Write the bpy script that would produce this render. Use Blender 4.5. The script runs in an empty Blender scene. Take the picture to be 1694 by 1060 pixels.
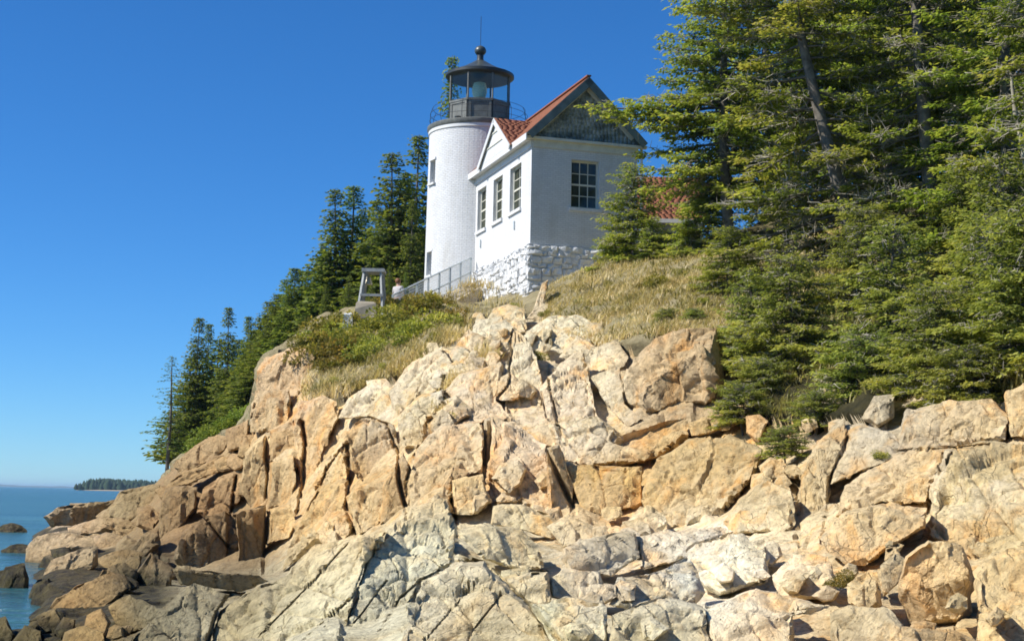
import bpy, bmesh, math, random
import numpy as np
from mathutils import Vector, Matrix

# ---------------------------------------------------------------- camera, sky, sun, exposure
C = bpy.context.scene.collection
SC = bpy.context.scene
CAM = np.array([0.0, 0.0, 2.4])
FPX, CX, CY = 2500.0, 847.0, 530.0
PITCH, ROLL = math.atan(290.0 / 2500.0), math.radians(1.1)
_cp, _sp, _cr, _sr = math.cos(PITCH), math.sin(PITCH), math.cos(ROLL), math.sin(ROLL)
F_ = np.array([0, _cp, _sp]); U0 = np.array([0, -_sp, _cp]); R0 = np.array([1.0, 0, 0])
RC = _cr * R0 + _sr * U0
UC = -_sr * R0 + _cr * U0
cd = bpy.data.cameras.new('camera'); cam = bpy.data.objects.new('camera', cd); C.objects.link(cam)
cd.sensor_fit = 'HORIZONTAL'; cd.sensor_width = 36.0; cd.lens = 36.0 * FPX / 1694.0
cd.clip_start = 0.1; cd.clip_end = 60000
M4 = Matrix.Identity(4)
for i in range(3):
    M4[i][0], M4[i][1], M4[i][2], M4[i][3] = RC[i], UC[i], -F_[i], CAM[i]
cam.matrix_world = M4
SC.camera = cam

SUN_EL, SUN_AZ = math.radians(43), math.radians(-(90 + 14.5))      # azimuth from +Y towards +X
SUN = np.array([math.sin(SUN_AZ) * math.cos(SUN_EL), math.cos(SUN_AZ) * math.cos(SUN_EL), math.sin(SUN_EL)])
W = bpy.data.worlds.new('World'); SC.world = W; W.use_nodes = True
wn = W.node_tree; wn.nodes.clear()
wo = wn.nodes.new('ShaderNodeOutputWorld'); wb = wn.nodes.new('ShaderNodeBackground')
sky = wn.nodes.new('ShaderNodeTexSky'); sky.sky_type = 'NISHITA'; sky.sun_disc = False
sky.sun_elevation = SUN_EL; sky.sun_rotation = SUN_AZ % (2 * math.pi)
sky.air_density = 0.8; sky.dust_density = 0.0; sky.ozone_density = 8.0; sky.altitude = 0
hs = wn.nodes.new('ShaderNodeHueSaturation'); hs.inputs['Saturation'].default_value = 1.075
wb.inputs['Strength'].default_value = 0.100
wt = wn.nodes.new('ShaderNodeMix'); wt.data_type = 'RGBA'; wt.blend_type = 'MULTIPLY'; wt.inputs[0].default_value = 1.0     # cool white balance, the same all round
wt.inputs[7].default_value = (0.68, 0.93, 1.12, 1)
wn.links.new(sky.outputs[0], wt.inputs[6]); wn.links.new(wt.outputs[2], hs.inputs['Color']); wn.links.new(hs.outputs[0], wb.inputs['Color'])
wn.links.new(wb.outputs[0], wo.inputs['Surface'])
sl = bpy.data.lights.new('sun', 'SUN'); sl.energy = 5.0; sl.angle = math.radians(0.53); sl.color = (1.0, 0.955, 0.875)
so = bpy.data.objects.new('sun', sl); C.objects.link(so); so.location = (-60, -20, 60)
so.rotation_euler = Vector(SUN).to_track_quat('Z', 'Y').to_euler()
SC.view_settings.view_transform = 'Standard'; SC.view_settings.look = 'None'
SC.view_settings.exposure = 0.40; SC.view_settings.gamma = 1.0; SC.view_settings.use_curve_mapping = False
SC.cycles.use_denoising = True
SC.cycles.filter_width = 1.7
SC.cycles.max_bounces = 6; SC.cycles.transparent_max_bounces = 12

# ---------------------------------------------------------------- projection helpers (photo pixel + distance -> place)
def P(px, py, Y):
    px = np.asarray(px, float); py = np.asarray(py, float); Y = np.asarray(Y, float)
    a = (px - CX) / FPX; b = -(py - CY) / FPX
    d = F_ + a[..., None] * RC + b[..., None] * UC
    return CAM + d * (Y / d[..., 1])[..., None]
def proj(p):
    v = np.asarray(p, float) - CAM
    w = v @ F_
    return CX + FPX * (v @ RC) / w, CY - FPX * (v @ UC) / w
def py_of_z(px, Y, z):
    py = 700.0
    for _ in range(3):
        q = P(px, py, Y); py = py + (q[2] - z) * FPX / Y
    return py

# ---------------------------------------------------------------- numpy noise
def _h(i, j, k, s):
    n = (i * 73856093) ^ (j * 19349663) ^ (k * 83492791) ^ (s * 2654435761)
    n = n & 0xffffffff
    n = ((n ^ (n >> 16)) * 0x45d9f3b) & 0xffffffff
    n = ((n ^ (n >> 16)) * 0x45d9f3b) & 0xffffffff
    return ((n ^ (n >> 16)) & 0xffffff) / float(0xffffff)
def vnoise(p, s=0):
    p = np.asarray(p, float); f = np.floor(p); i = f.astype(np.int64); t = p - f; t = t * t * (3 - 2 * t)
    r = 0
    for dx in (0, 1):
        for dy in (0, 1):
            for dz in (0, 1):
                w = (t[:, 0] if dx else 1 - t[:, 0]) * (t[:, 1] if dy else 1 - t[:, 1]) * (t[:, 2] if dz else 1 - t[:, 2])
                r = r + w * _h(i[:, 0] + dx, i[:, 1] + dy, i[:, 2] + dz, s)
    return r * 2 - 1
def fbm(p, oc=4, s=0, rough=0.5):
    a, r, t = 1.0, 0, 0
    for o in range(oc):
        r = r + a * vnoise(p * 2 ** o + 17.3 * o, s + o); t += a; a *= rough
    return r / t
def cells(p, s=0):
    """nearest and second nearest jittered seed: distances, offsets from the seeds, four per-cell randoms each"""
    f = np.floor(p); i0 = f.astype(np.int64)
    n = len(p); D = [np.full(n, 9.0), np.full(n, 9.0)]; O = [np.zeros((n, 3)), np.zeros((n, 3))]; K = [np.zeros((n, 3), np.int64), np.zeros((n, 3), np.int64)]
    for dx in (-1, 0, 1):
        for dy in (-1, 0, 1):
            for dz in (-1, 0, 1):
                i, j, k = i0[:, 0] + dx, i0[:, 1] + dy, i0[:, 2] + dz
                q = np.stack([i + _h(i, j, k, s), j + _h(i, j, k, s + 1), k + _h(i, j, k, s + 2)], 1)
                o = p - q; d = np.sqrt((o * o).sum(1)); ijk = np.stack([i, j, k], 1)
                m = d < D[0]; m2 = ~m & (d < D[1])
                D[1][m] = D[0][m]; O[1][m] = O[0][m]; K[1][m] = K[0][m]
                D[0][m] = d[m]; O[0][m] = o[m]; K[0][m] = ijk[m]
                D[1][m2] = d[m2]; O[1][m2] = o[m2]; K[1][m2] = ijk[m2]
    R = [np.stack([_h(c[:, 0], c[:, 1], c[:, 2], s + 10 + q) for q in range(4)], 1) for c in K]
    return D, O, R
# joint directions of the cliff: near-vertical joints, and beds that drop towards the sea at the left
_ja = math.radians(28)
JOINT = np.array([[math.cos(_ja), 0.25, math.sin(_ja)], [-0.2, 1, 0.1], [-math.sin(_ja), -0.05, math.cos(_ja)]])
BED = np.array([[.80, .45, .40], [-.38, .89, -.25], [-.47, .05, .88]])      # slabs of the front ledge, dipping towards the sea
def fracture(p, size, amp, crack, s, J=None):
    q = (p @ (JOINT if J is None else J).T) / size * np.array([1.0, 0.9, 0.52])
    q = q + 0.12 * np.stack([vnoise(q * 1.7, s + 50), vnoise(q * 1.7, s + 51), vnoise(q * 1.7, s + 52)], 1)
    D, O, R = cells(q, s)
    d = [(r[:, 0] - 0.5) * 1.1 + (o * (r[:, 1:4] - 0.5) * 2.6).sum(1) for o, r in zip(O, R)]
    g = D[1] - D[0]; w = 0.5 + 0.5 * np.clip(g / 0.065, 0, 1)
    e = np.clip(g / 0.09, 0, 1)
    return amp * (d[0] * w + d[1] * (1 - w)) - crack * (1 - e) ** 2

# ---------------------------------------------------------------- object helpers
WL = {}
def finish(o, parent=None, label=None, cat=None, group=None, kind=None):
    C.objects.link(o)
    if parent is not None: o.parent = parent
    if label: o['label'] = label
    if cat: o['category'] = cat
    if group: o['group'] = group
    if kind: o['kind'] = kind
    return o
def empty(name, loc, label, cat, group=None, rotz=0):
    o = bpy.data.objects.new(name, None); o.empty_display_size = 0.3
    o.location = loc; o.rotation_euler = (0, 0, rotz); WL[o] = np.array(loc, float)
    return finish(o, None, label, cat, group)
def np_mesh(name, v, f, mat, smooth=False, attrs=None, sharp=None, uv=None):
    """v (n,3); f (m,3) or (m,4), or a list of both kinds"""
    me = bpy.data.meshes.new(name)
    fs = f if isinstance(f, list) else [f]
    fs = [np.asarray(x, np.int32) for x in fs if len(x)]
    me.vertices.add(len(v)); me.vertices.foreach_set('co', np.asarray(v, np.float32).ravel())
    li = np.concatenate([x.ravel() for x in fs]); tot = np.concatenate([np.full(len(x), x.shape[1], np.int32) for x in fs])
    st = np.concatenate([[0], np.cumsum(tot)[:-1]]).astype(np.int32)
    me.loops.add(len(li)); me.loops.foreach_set('vertex_index', li)
    me.polygons.add(len(tot)); me.polygons.foreach_set('loop_start', st); me.polygons.foreach_set('loop_total', tot)
    if smooth: me.polygons.foreach_set('use_smooth', np.ones(len(tot), bool))
    me.update(calc_edges=True)
    if attrs:
        for k, a in attrs.items():
            a = np.asarray(a, np.float32)
            if a.ndim == 1:
                t = me.attributes.new(k, 'FLOAT', 'POINT'); t.data.foreach_set('value', a)
            else:
                if a.shape[1] == 3: a = np.concatenate([a, np.ones((len(a), 1), np.float32)], 1)
                t = me.attributes.new(k, 'FLOAT_COLOR', 'POINT'); t.data.foreach_set('color', a.ravel())
    if smooth and sharp: me.set_sharp_from_angle(angle=math.radians(sharp))
    if mat is not None: me.materials.append(mat)
    return me
def np_obj(name, v, f, mat, parent=None, label=None, cat=None, group=None, kind=None, loc=None, **kw):
    v = np.asarray(v, float)
    if loc is None: loc = np.array([v[:, 0].mean(), v[:, 1].mean(), v[:, 2].min()])
    me = np_mesh(name, v - loc, f, mat, **kw)
    o = bpy.data.objects.new(name, me); WL[o] = np.array(loc, float)
    o.location = loc - (WL[parent] if parent is not None else 0)
    return finish(o, parent, label, cat, group, kind)

class MB:
    """collects boxes, prisms, tubes and lathes in world coordinates, then links them as one mesh object"""
    def __init__(s): s.v = []; s.f = []; s.uv = []
    def add(s, vs, fs, uvs=None):
        b = len(s.v); s.v += [tuple(map(float, x)) for x in vs]
        for n, f in enumerate(fs):
            s.f.append([b + i for i in f]); s.uv.append(uvs[n] if uvs else None)
        return s
    def hexa(s, p):
        return s.add(p, [(3, 2, 1, 0), (4, 5, 6, 7), (0, 1, 5, 4), (1, 2, 6, 5), (2, 3, 7, 6), (3, 0, 4, 7)])
    def obox(s, o, x, y, z):
        """box from a corner and three edge vectors"""
        o, x, y, z = map(lambda t: np.asarray(t, float), (o, x, y, z))
        if np.dot(np.cross(x, y), z) < 0: x, y = y, x
        return s.hexa([o, o + x, o + x + y, o + y, o + z, o + x + z, o + x + y + z, o + y + z])
    def box(s, lo, hi):
        lo = np.array(lo, float); d = np.array(hi, float) - lo
        return s.obox(lo, (d[0], 0, 0), (0, d[1], 0), (0, 0, d[2]))
    def tube(s, pts, r, n=6, cap=True):
        pts = [np.asarray(p, float) for p in pts]; m = len(pts)
        r = [r] * m if np.isscalar(r) else list(r)
        b = len(s.v); pu = None
        for i, p in enumerate(pts):
            t = pts[min(i + 1, m - 1)] - pts[max(i - 1, 0)]; t = t / (np.linalg.norm(t) + 1e-9)
            if pu is None:
                a = np.array([0, 0, 1.0]) if abs(t[2]) < 0.9 else np.array([1.0, 0, 0])
                u = np.cross(t, a)
            else: u = pu - t * (pu @ t)
            u = u / np.linalg.norm(u); pu = u; w = np.cross(t, u)
            for k in range(n):
                a = 2 * math.pi * k / n
                s.v.append(tuple(p + r[i] * (math.cos(a) * u + math.sin(a) * w)))
        for i in range(m - 1):
            for k in range(n):
                s.f.append([b + i * n + k, b + i * n + (k + 1) % n, b + (i + 1) * n + (k + 1) % n, b + (i + 1) * n + k]); s.uv.append(None)
        if cap:
            s.f.append([b + k for k in range(n)][::-1]); s.uv.append(None)
            s.f.append([b + (m - 1) * n + k for k in range(n)]); s.uv.append(None)
        return s
    def lathe(s, c, prof, n=32, rot=0, caps=True):
        c = np.asarray(c, float); b = len(s.v); m = len(prof)
        for r, z in prof:
            for k in range(n):
                a = 2 * math.pi * k / n + rot; s.v.append((c[0] + r * math.cos(a), c[1] + r * math.sin(a), c[2] + z))
        for i in range(m - 1):
            for k in range(n):
                s.f.append([b + i * n + k, b + i * n + (k + 1) % n, b + (i + 1) * n + (k + 1) % n, b + (i + 1) * n + k]); s.uv.append(None)
        if caps:
            s.f.append([b + k for k in range(n)][::-1]); s.uv.append(None)
            s.f.append([b + (m - 1) * n + k for k in range(n)]); s.uv.append(None)
        return s
    def build(s, name, mat, parent=None, label=None, cat=None, group=None, kind=None, smooth=None, loc=None):
        v = np.array(s.v)
        if loc is None: loc = np.array([v[:, 0].mean(), v[:, 1].mean(), v[:, 2].min()])
        me = bpy.data.meshes.new(name); me.from_pydata([tuple(x) for x in v - loc], [], s.f)
        if any(u is not None for u in s.uv):
            l = me.uv_layers.new(name='UVMap'); k = 0
            for u, f in zip(s.uv, s.f):
                for q in range(len(f)):
                    l.data[k].uv = u[q] if u is not None else (0, 0); k += 1
        if smooth:
            me.polygons.foreach_set('use_smooth', np.ones(len(s.f), bool)); me.set_sharp_from_angle(angle=math.radians(smooth))
        me.materials.append(mat)
        o = bpy.data.objects.new(name, me); WL[o] = np.array(loc, float)
        o.location = loc - (WL[parent] if parent is not None else 0)
        return finish(o, parent, label, cat, group, kind)
def tree_copy(src, loc, scale, rotz, label=None, group=None, tilt=(0, 0)):
    c = src.copy(); C.objects.link(c); c.location = loc; c.scale = scale; c.rotation_euler = (tilt[0], tilt[1], rotz)
    WL[c] = np.array(loc, float)
    if label: c['label'] = label
    if group: c['group'] = group
    for ch in src.children:
        d = ch.copy(); C.objects.link(d); d.parent = c
    return c

# ---------------------------------------------------------------- materials
class N:
    def __init__(s, name):
        s.m = bpy.data.materials.new(name); s.m.use_nodes = True; s.t = s.m.node_tree; s.t.nodes.clear()
        s.out = s.n('ShaderNodeOutputMaterial'); s.b = s.n('ShaderNodeBsdfPrincipled'); s.l(s.b.outputs[0], s.out.inputs['Surface'])
    def n(s, t, **k):
        x = s.t.nodes.new(t)
        for a, v in k.items():
            if hasattr(x, a): setattr(x, a, v)
            else: s.set(x.inputs[a.replace('_', ' ')], v)
        return x
    def set(s, i, v):
        if hasattr(v, 'is_linked') or isinstance(v, bpy.types.NodeSocket): s.l(v, i)
        elif hasattr(i, 'default_value') and isinstance(v, tuple) and len(v) == 3 and i.type == 'RGBA': i.default_value = (*v, 1)
        else: i.default_value = v
    def l(s, a, b): s.t.links.new(a, b)
    def pos(s): return s.n('ShaderNodeNewGeometry').outputs['Position']
    def mapping(s, vec, scale=(1, 1, 1), rot=(0, 0, 0)):
        x = s.n('ShaderNodeMapping'); s.l(vec, x.inputs[0]); x.inputs['Scale'].default_value = scale; x.inputs['Rotation'].default_value = rot
        return x.outputs[0]
    def noise(s, vec, scale, det=4, rough=0.55, dist=0):
        x = s.n('ShaderNodeTexNoise'); s.l(vec, x.inputs['Vector']); x.inputs['Scale'].default_value = scale
        x.inputs['Detail'].default_value = det; x.inputs['Roughness'].default_value = rough; x.inputs['Distortion'].default_value = dist
        return x.outputs['Fac']
    def ramp(s, fac, stops):
        x = s.n('ShaderNodeValToRGB'); s.l(fac, x.inputs[0]); e = x.color_ramp.elements
        while len(e) < len(stops): e.new(0.5)
        for q, (p, c) in zip(e, stops):
            q.position = p; q.color = (*c, 1) if isinstance(c, tuple) else (c, c, c, 1)
        return x.outputs[0]
    def mix(s, fac, a, b, mode='MIX'):
        x = s.n('ShaderNodeMix'); x.data_type = 'RGBA'; x.blend_type = mode
        s.set(x.inputs[0], fac); s.set(x.inputs[6], a); s.set(x.inputs[7], b)
        return x.outputs[2]
    def math(s, op, a, b=0.0):
        x = s.n('ShaderNodeMath'); x.operation = op; s.set(x.inputs[0], a); s.set(x.inputs[1], b); return x.outputs[0]
    def attr(s, name, col=False):
        x = s.n('ShaderNodeAttribute'); x.attribute_name = name; return x.outputs['Color' if col else 'Fac']
    def bump(s, h, strength, dist):
        x = s.n('ShaderNodeBump'); x.inputs['Strength'].default_value = strength; x.inputs['Distance'].default_value = dist
        s.l(h, x.inputs['Height']); s.l(x.outputs[0], s.b.inputs['Normal']); return x
    def done(s, col, rough=0.8, spec=0.3, metal=0.0):
        s.set(s.b.inputs['Base Color'], col); s.set(s.b.inputs['Roughness'], rough)
        s.b.inputs['Specular IOR Level'].default_value = spec; s.b.inputs['Metallic'].default_value = metal
        return s.m

def m_plain(name, col, rough=0.7, var=0.25, scale=3.0, spec=0.3, metal=0.0, dirt=None):
    k = N(name); p = k.pos()
    f = k.noise(p, scale, 5, 0.6)
    lo = tuple(c * (1 - var) for c in col); hi = tuple(min(1, c * (1 + var)) for c in col)
    c = k.ramp(f, [(0.3, lo), (0.7, hi)])
    if dirt:
        g = k.noise(k.mapping(p, (1, 1, 0.35)), scale * 2.3, 6, 0.7)
        c = k.mix(k.ramp(g, [(0.56, 0.0), (0.72, 1.0)]), c, dirt)
    k.bump(k.noise(p, scale * 12, 3), 0.25, 0.01)
    return k.done(c, rough, spec, metal)

def m_rock():
    k = N('granite'); p = k.pos(); base = k.attr('rtint', True)
    big = k.noise(p, 0.55, 5, 0.6)
    c = k.mix(1.0, base, k.ramp(big, [(0.28, (0.74, 0.70, 0.64)), (0.5, (1.0, 1.0, 1.0)), (0.72, (1.22, 1.23, 1.26))]), 'MULTIPLY')
    # rust and ochre run down the faces
    st = k.noise(k.mapping(p, (1.5, 1.5, 0.28)), 1.1, 5, 0.62, 0.4)
    warm = k.mix(1.0, base, (1.12, 0.82, 0.48), 'MULTIPLY')
    c = k.mix(k.math('MULTIPLY', k.ramp(st, [(0.5, 0.0), (0.68, 0.9)]), k.attr('warm')), c, warm)
    sk = k.noise(k.mapping(p, (2.6, 2.6, 0.22)), 1.0, 6, 0.7, 0.2)
    c = k.mix(k.ramp(sk, [(0.57, 0.0), (0.70, 0.55)]), c, k.mix(1.0, base, (0.42, 0.36, 0.28), 'MULTIPLY'))
    # bleached, salt-white patches
    wh = k.noise(k.mapping(p, (1, 1, 0.6)), 0.8, 6, 0.66, 0.5)
    pale = k.mix(0.55, base, (0.82, 0.755, 0.64))
    c = k.mix(k.math('MULTIPLY', k.ramp(wh, [(0.46, 0.0), (0.56, 0.9)]), k.attr('pale')), c, pale)
    # pink and grey mineral mottling
    mo = k.noise(p, 7.0, 5, 0.7)
    c = k.mix(1.0, c, k.ramp(mo, [(0.3, (0.60, 0.58, 0.56)), (0.5, (1, 1, 1)), (0.7, (1.25, 1.24, 1.23))]), 'MULTIPLY')
    # dark lichen, specks and hairline joints
    li = k.noise(p, 3.1, 7, 0.75)
    c = k.mix(k.ramp(li, [(0.60, 0.0), (0.74, 0.6)]), c, (0.10, 0.095, 0.075))
    v = k.n('ShaderNodeTexVoronoi'); v.feature = 'DISTANCE_TO_EDGE'; v.inputs['Scale'].default_value = 1.5
    wv = k.n('ShaderNodeVectorMath'); wv.operation = 'ADD'
    nz = k.n('ShaderNodeTexNoise'); nz.inputs['Scale'].default_value = 1.3; nz.inputs['Detail'].default_value = 3; k.l(p, nz.inputs['Vector'])
    k.l(k.mapping(p, (1.0, 0.9, 0.5), (0, math.radians(28), 0)), wv.inputs[0]); nsc = k.n('ShaderNodeVectorMath'); nsc.operation = 'SCALE'; nsc.inputs['Scale'].default_value = 0.4; k.l(nz.outputs['Color'], nsc.inputs[0]); k.l(nsc.outputs[0], wv.inputs[1])
    k.l(wv.outputs[0], v.inputs['Vector'])
    cr = k.ramp(v.outputs['Distance'], [(0.0, 0.55), (0.014, 0.0)])
    crn = k.math('MULTIPLY', cr, k.ramp(k.noise(p, 0.9, 3), [(0.52, 0.0), (0.66, 1.0)]))
    c = k.mix(crn, c, (0.09, 0.065, 0.04))
    v2 = k.n('ShaderNodeTexVoronoi'); v2.feature = 'DISTANCE_TO_EDGE'; v2.inputs['Scale'].default_value = 3.0
    wv2 = k.n('ShaderNodeVectorMath'); wv2.operation = 'ADD'
    nz2 = k.n('ShaderNodeTexNoise'); nz2.inputs['Scale'].default_value = 2.2; nz2.inputs['Detail'].default_value = 4; k.l(p, nz2.inputs['Vector'])
    k.l(k.mapping(p, (1.0, 0.9, 0.30), (0, math.radians(14), 0)), wv2.inputs[0]); nsc2 = k.n('ShaderNodeVectorMath'); nsc2.operation = 'SCALE'; nsc2.inputs['Scale'].default_value = 0.28; k.l(nz2.outputs['Color'], nsc2.inputs[0]); k.l(nsc2.outputs[0], wv2.inputs[1]); k.l(wv2.outputs[0], v2.inputs['Vector'])
    cr2 = k.math('MULTIPLY', k.ramp(v2.outputs['Distance'], [(0.0, 0.6), (0.025, 0.0)]), k.ramp(k.noise(p, 1.7, 4), [(0.50, 0.0), (0.60, 1.0)]))
    c = k.mix(cr2, c, k.mix(1.0, base, (0.25, 0.2, 0.15), 'MULTIPLY'))
    pit = k.ramp(k.noise(p, 11.0, 3, 0.6), [(0.63, 0.0), (0.70, 0.65)])
    c = k.mix(pit, c, k.mix(1.0, base, (0.34, 0.29, 0.23), 'MULTIPLY'))
    # tidal weed and wet black zone low on the shore
    al = k.attr('algae')
    af = k.math('MULTIPLY', k.ramp(k.noise(p, 1.6, 6, 0.7), [(0.25, 0.75), (0.6, 1.0)]), al)
    c = k.mix(af, c, k.ramp(k.noise(p, 5, 4), [(0.38, (0.012, 0.011, 0.008)), (0.70, (0.085, 0.07, 0.025))]))
    h = k.math('ADD', k.math('ADD', k.noise(p, 9.0, 8, 0.75), k.math('MULTIPLY', crn, -0.5)), k.math('MULTIPLY', k.math('ADD', cr2, pit), -0.45))
    k.bump(k.math('ADD', h, k.math('MULTIPLY', k.noise(p, 4.5, 6, 0.7), 0.9)), 0.8, 0.10)
    return k.done(c, 0.82, 0.25)

def m_soil():
    k = N('turf'); p = k.pos()
    f = k.noise(p, 0.7, 7, 0.7)
    c = k.ramp(f, [(0.32, (0.11, 0.09, 0.055)), (0.44, (0.27, 0.225, 0.12)), (0.56, (0.38, 0.32, 0.19)), (0.66, (0.24, 0.22, 0.10)), (0.78, (0.36, 0.31, 0.22))])
    c = k.mix(k.attr('shady'), c, k.ramp(k.noise(p, 2.5, 6, 0.7), [(0.35, (0.03, 0.028, 0.015)), (0.6, (0.075, 0.065, 0.03))]))  # tree shade under the spruces put into the soil colour
    k.bump(k.noise(p, 5, 8, 0.75), 1.0, 0.15)
    return k.done(c, 0.95, 0.1)

def m_leaf(name, stops, trans=0.42, objvar=0.25, hue=0.03):
    k = N(name)
    t = k.attr('tint')
    c = k.ramp(t, stops)
    oi = k.n('ShaderNodeObjectInfo')
    h = k.n('ShaderNodeHueSaturation'); k.l(c, h.inputs['Color'])
    k.l(k.math('ADD', k.math('MULTIPLY', oi.outputs['Random'], hue), 0.5 - hue / 2), h.inputs['Hue'])
    k.l(k.math('ADD', k.math('MULTIPLY', oi.outputs['Random'], objvar), 1 - objvar / 2), h.inputs['Value'])
    c = h.outputs[0]
    m = k.done(c, 0.6, 0.25)
    tr = k.n('ShaderNodeBsdfTranslucent'); k.l(k.mix(1.0, c, (1.5, 1.5, 0.9), 'MULTIPLY'), tr.inputs['Color'])
    ms = k.n('ShaderNodeMixShader'); ms.inputs[0].default_value = trans
    k.l(k.b.outputs[0], ms.inputs[1]); k.l(tr.outputs[0], ms.inputs[2]); k.l(ms.outputs[0], k.out.inputs['Surface'])
    return m

def m_brick(name, uvscale=1.0):
    k = N(name); p = k.pos(); tc = k.n('ShaderNodeTexCoord')
    b = k.n('ShaderNodeTexBrick'); k.l(tc.outputs['UV'], b.inputs['Vector'])
    b.inputs['Scale'].default_value = 1.0; b.inputs['Brick Width'].default_value = 0.22; b.inputs['Row Height'].default_value = 0.078
    b.inputs['Mortar Size'].default_value = 0.012; b.inputs['Mortar Smooth'].default_value = 0.4; b.inputs['Bias'].default_value = 0
    b.inputs['Color1'].default_value = (0.73, 0.73, 0.72, 1); b.inputs['Color2'].default_value = (0.65, 0.65, 0.64, 1); b.inputs['Mortar'].default_value = (0.57, 0.57, 0.56, 1)
    g = k.noise(k.mapping(p, (1, 1, 0.3)), 1.6, 6, 0.7)
    c = k.mix(k.ramp(g, [(0.50, 0.0), (0.78, 0.55)]), b.outputs['Color'], (0.46, 0.44, 0.39))
    sp = k.noise(p, 6.0, 6, 0.8)
    c = k.mix(k.ramp(sp, [(0.63, 0.0), (0.74, 0.6)]), c, (0.38, 0.36, 0.33))
    h = k.math('ADD', k.math('MULTIPLY', b.outputs['Fac'], -0.8), k.math('MULTIPLY', k.noise(p, 14, 4), 0.7))
    k.bump(h, 0.8, 0.02)
    return k.done(c, 0.75, 0.25)

def m_peel():
    k = N('weathered_shingle_paint'); p = k.pos()
    f = k.noise(k.mapping(p, (1.2, 1.2, 2.2)), 1.5, 7, 0.72)
    c = k.ramp(f, [(0.40, (0.10, 0.125, 0.125)), (0.50, (0.20, 0.24, 0.24)), (0.64, (0.40, 0.44, 0.44))])
    k.bump(k.noise(p, 20, 4), 0.3, 0.01)
    return k.done(c, 0.85, 0.2)
def m_shingle():
    k = N('red_roof_shingle'); p = k.pos()
    c = k.ramp(k.noise(p, 5, 6, 0.75), [(0.3, (0.19, 0.075, 0.045)), (0.55, (0.29, 0.12, 0.07)), (0.75, (0.34, 0.165, 0.10))])
    k.bump(k.noise(p, 30, 3), 0.4, 0.01)
    return k.done(c, 0.9, 0.15)
def m_glass(name):
    k = N(name)
    tr = k.n('ShaderNodeBsdfTransparent'); tr.inputs[0].default_value = (0.86, 0.92, 0.90, 1)
    gl = k.n('ShaderNodeBsdfGlossy'); gl.inputs['Roughness'].default_value = 0.03
    lw = k.n('ShaderNodeLayerWeight'); lw.inputs[0].default_value = 0.5
    fr_ = k.math('ADD', k.math('MULTIPLY', k.math('POWER', lw.outputs['Facing'], 4.0), 0.7), 0.05)
    ms = k.n('ShaderNodeMixShader'); k.l(fr_, ms.inputs[0]); k.l(tr.outputs[0], ms.inputs[1]); k.l(gl.outputs[0], ms.inputs[2])
    k.l(ms.outputs[0], k.out.inputs['Surface'])
    return k.m
def m_water():
    k = N('sea_water'); p = k.pos()
    a = k.noise(k.mapping(p, (0.35, 1.0, 1)), 0.9, 5, 0.6); b = k.noise(k.mapping(p, (0.3, 1.0, 1)), 0.06, 4, 0.55)
    c = k.ramp(b, [(0.35, (0.02, 0.075, 0.085)), (0.65, (0.05, 0.135, 0.135))])
    # pale foam flecks where the swell breaks close to the rocks
    fo = k.noise(k.mapping(p, (0.5, 1.0, 1)), 0.7, 7, 0.8)
    c = k.mix(k.ramp(fo, [(0.66, 0.0), (0.73, 0.5)]), c, (0.42, 0.48, 0.50))
    k.bump(k.math('ADD', a, k.math('MULTIPLY', b, 3.0)), 1.0, 0.9)
    return k.done(c, 0.2, 0.32)

M = {}
M['rock'] = m_rock(); M['soil'] = m_soil(); M['water'] = m_water()
M['spruce_near'] = m_leaf('spruce_needles_olive', [(0.0, (0.065, 0.097, 0.020)), (0.3, (0.155, 0.212, 0.037)), (0.62, (0.303, 0.355, 0.062)), (0.86, (0.444, 0.453, 0.094)), (1.0, (0.536, 0.482, 0.152))])  # yellowish olive base colours of the nearer spruces
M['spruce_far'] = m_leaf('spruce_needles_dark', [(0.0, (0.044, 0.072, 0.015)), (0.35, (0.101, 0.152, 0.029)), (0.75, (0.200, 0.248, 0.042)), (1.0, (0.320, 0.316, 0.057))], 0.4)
M['spruce_blue'] = m_leaf('spruce_needles_green', [(0.0, (0.078, 0.107, 0.025)), (0.35, (0.190, 0.232, 0.050)), (0.7, (0.347, 0.372, 0.083)), (1.0, (0.512, 0.484, 0.113))])
M['shrub'] = m_leaf('shrub_leaves', [(0.0, (0.099, 0.116, 0.025)), (0.4, (0.247, 0.239, 0.044)), (0.7, (0.446, 0.370, 0.075)), (1.0, (0.627, 0.450, 0.138))], 0.35, 0.5, 0.07)
M['shrub_green'] = m_leaf('shrub_leaves_green', [(0.0, (0.090, 0.154, 0.023)), (0.4, (0.210, 0.280, 0.046)), (1.0, (0.405, 0.434, 0.091))], 0.35, 0.3, 0.04)
M['straw'] = m_leaf('dry_grass_straw', [(0.0, (0.232, 0.208, 0.072)), (0.35, (0.463, 0.380, 0.159)), (0.7, (0.643, 0.507, 0.260)), (1.0, (0.743, 0.633, 0.389))], 0.3, 0.1, 0.01)
M['bark'] = m_plain('grey_bark', (0.15, 0.135, 0.115), 0.9, 0.45, 6.0, 0.1)
M['dead'] = m_plain('dead_lichen_twig', (0.34, 0.31, 0.24), 0.9, 0.4, 5.0, 0.1)
M['brick'] = m_brick('white_painted_brick')
M['stone'] = m_plain('white_painted_stone', (0.66, 0.66, 0.65), 0.75, 0.12, 2.5, 0.25, 0, (0.42, 0.42, 0.40))
M['mortar'] = m_plain('old_mortar', (0.60, 0.60, 0.58), 0.9, 0.25, 4.0)
M['white'] = m_plain('white_trim_paint', (0.66, 0.66, 0.645), 0.5, 0.06, 2.0, 0.4, 0, (0.50, 0.48, 0.42))
M['cream'] = m_plain('faded_sash_paint', (0.62, 0.60, 0.50), 0.55, 0.12, 3.0, 0.4)
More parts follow.
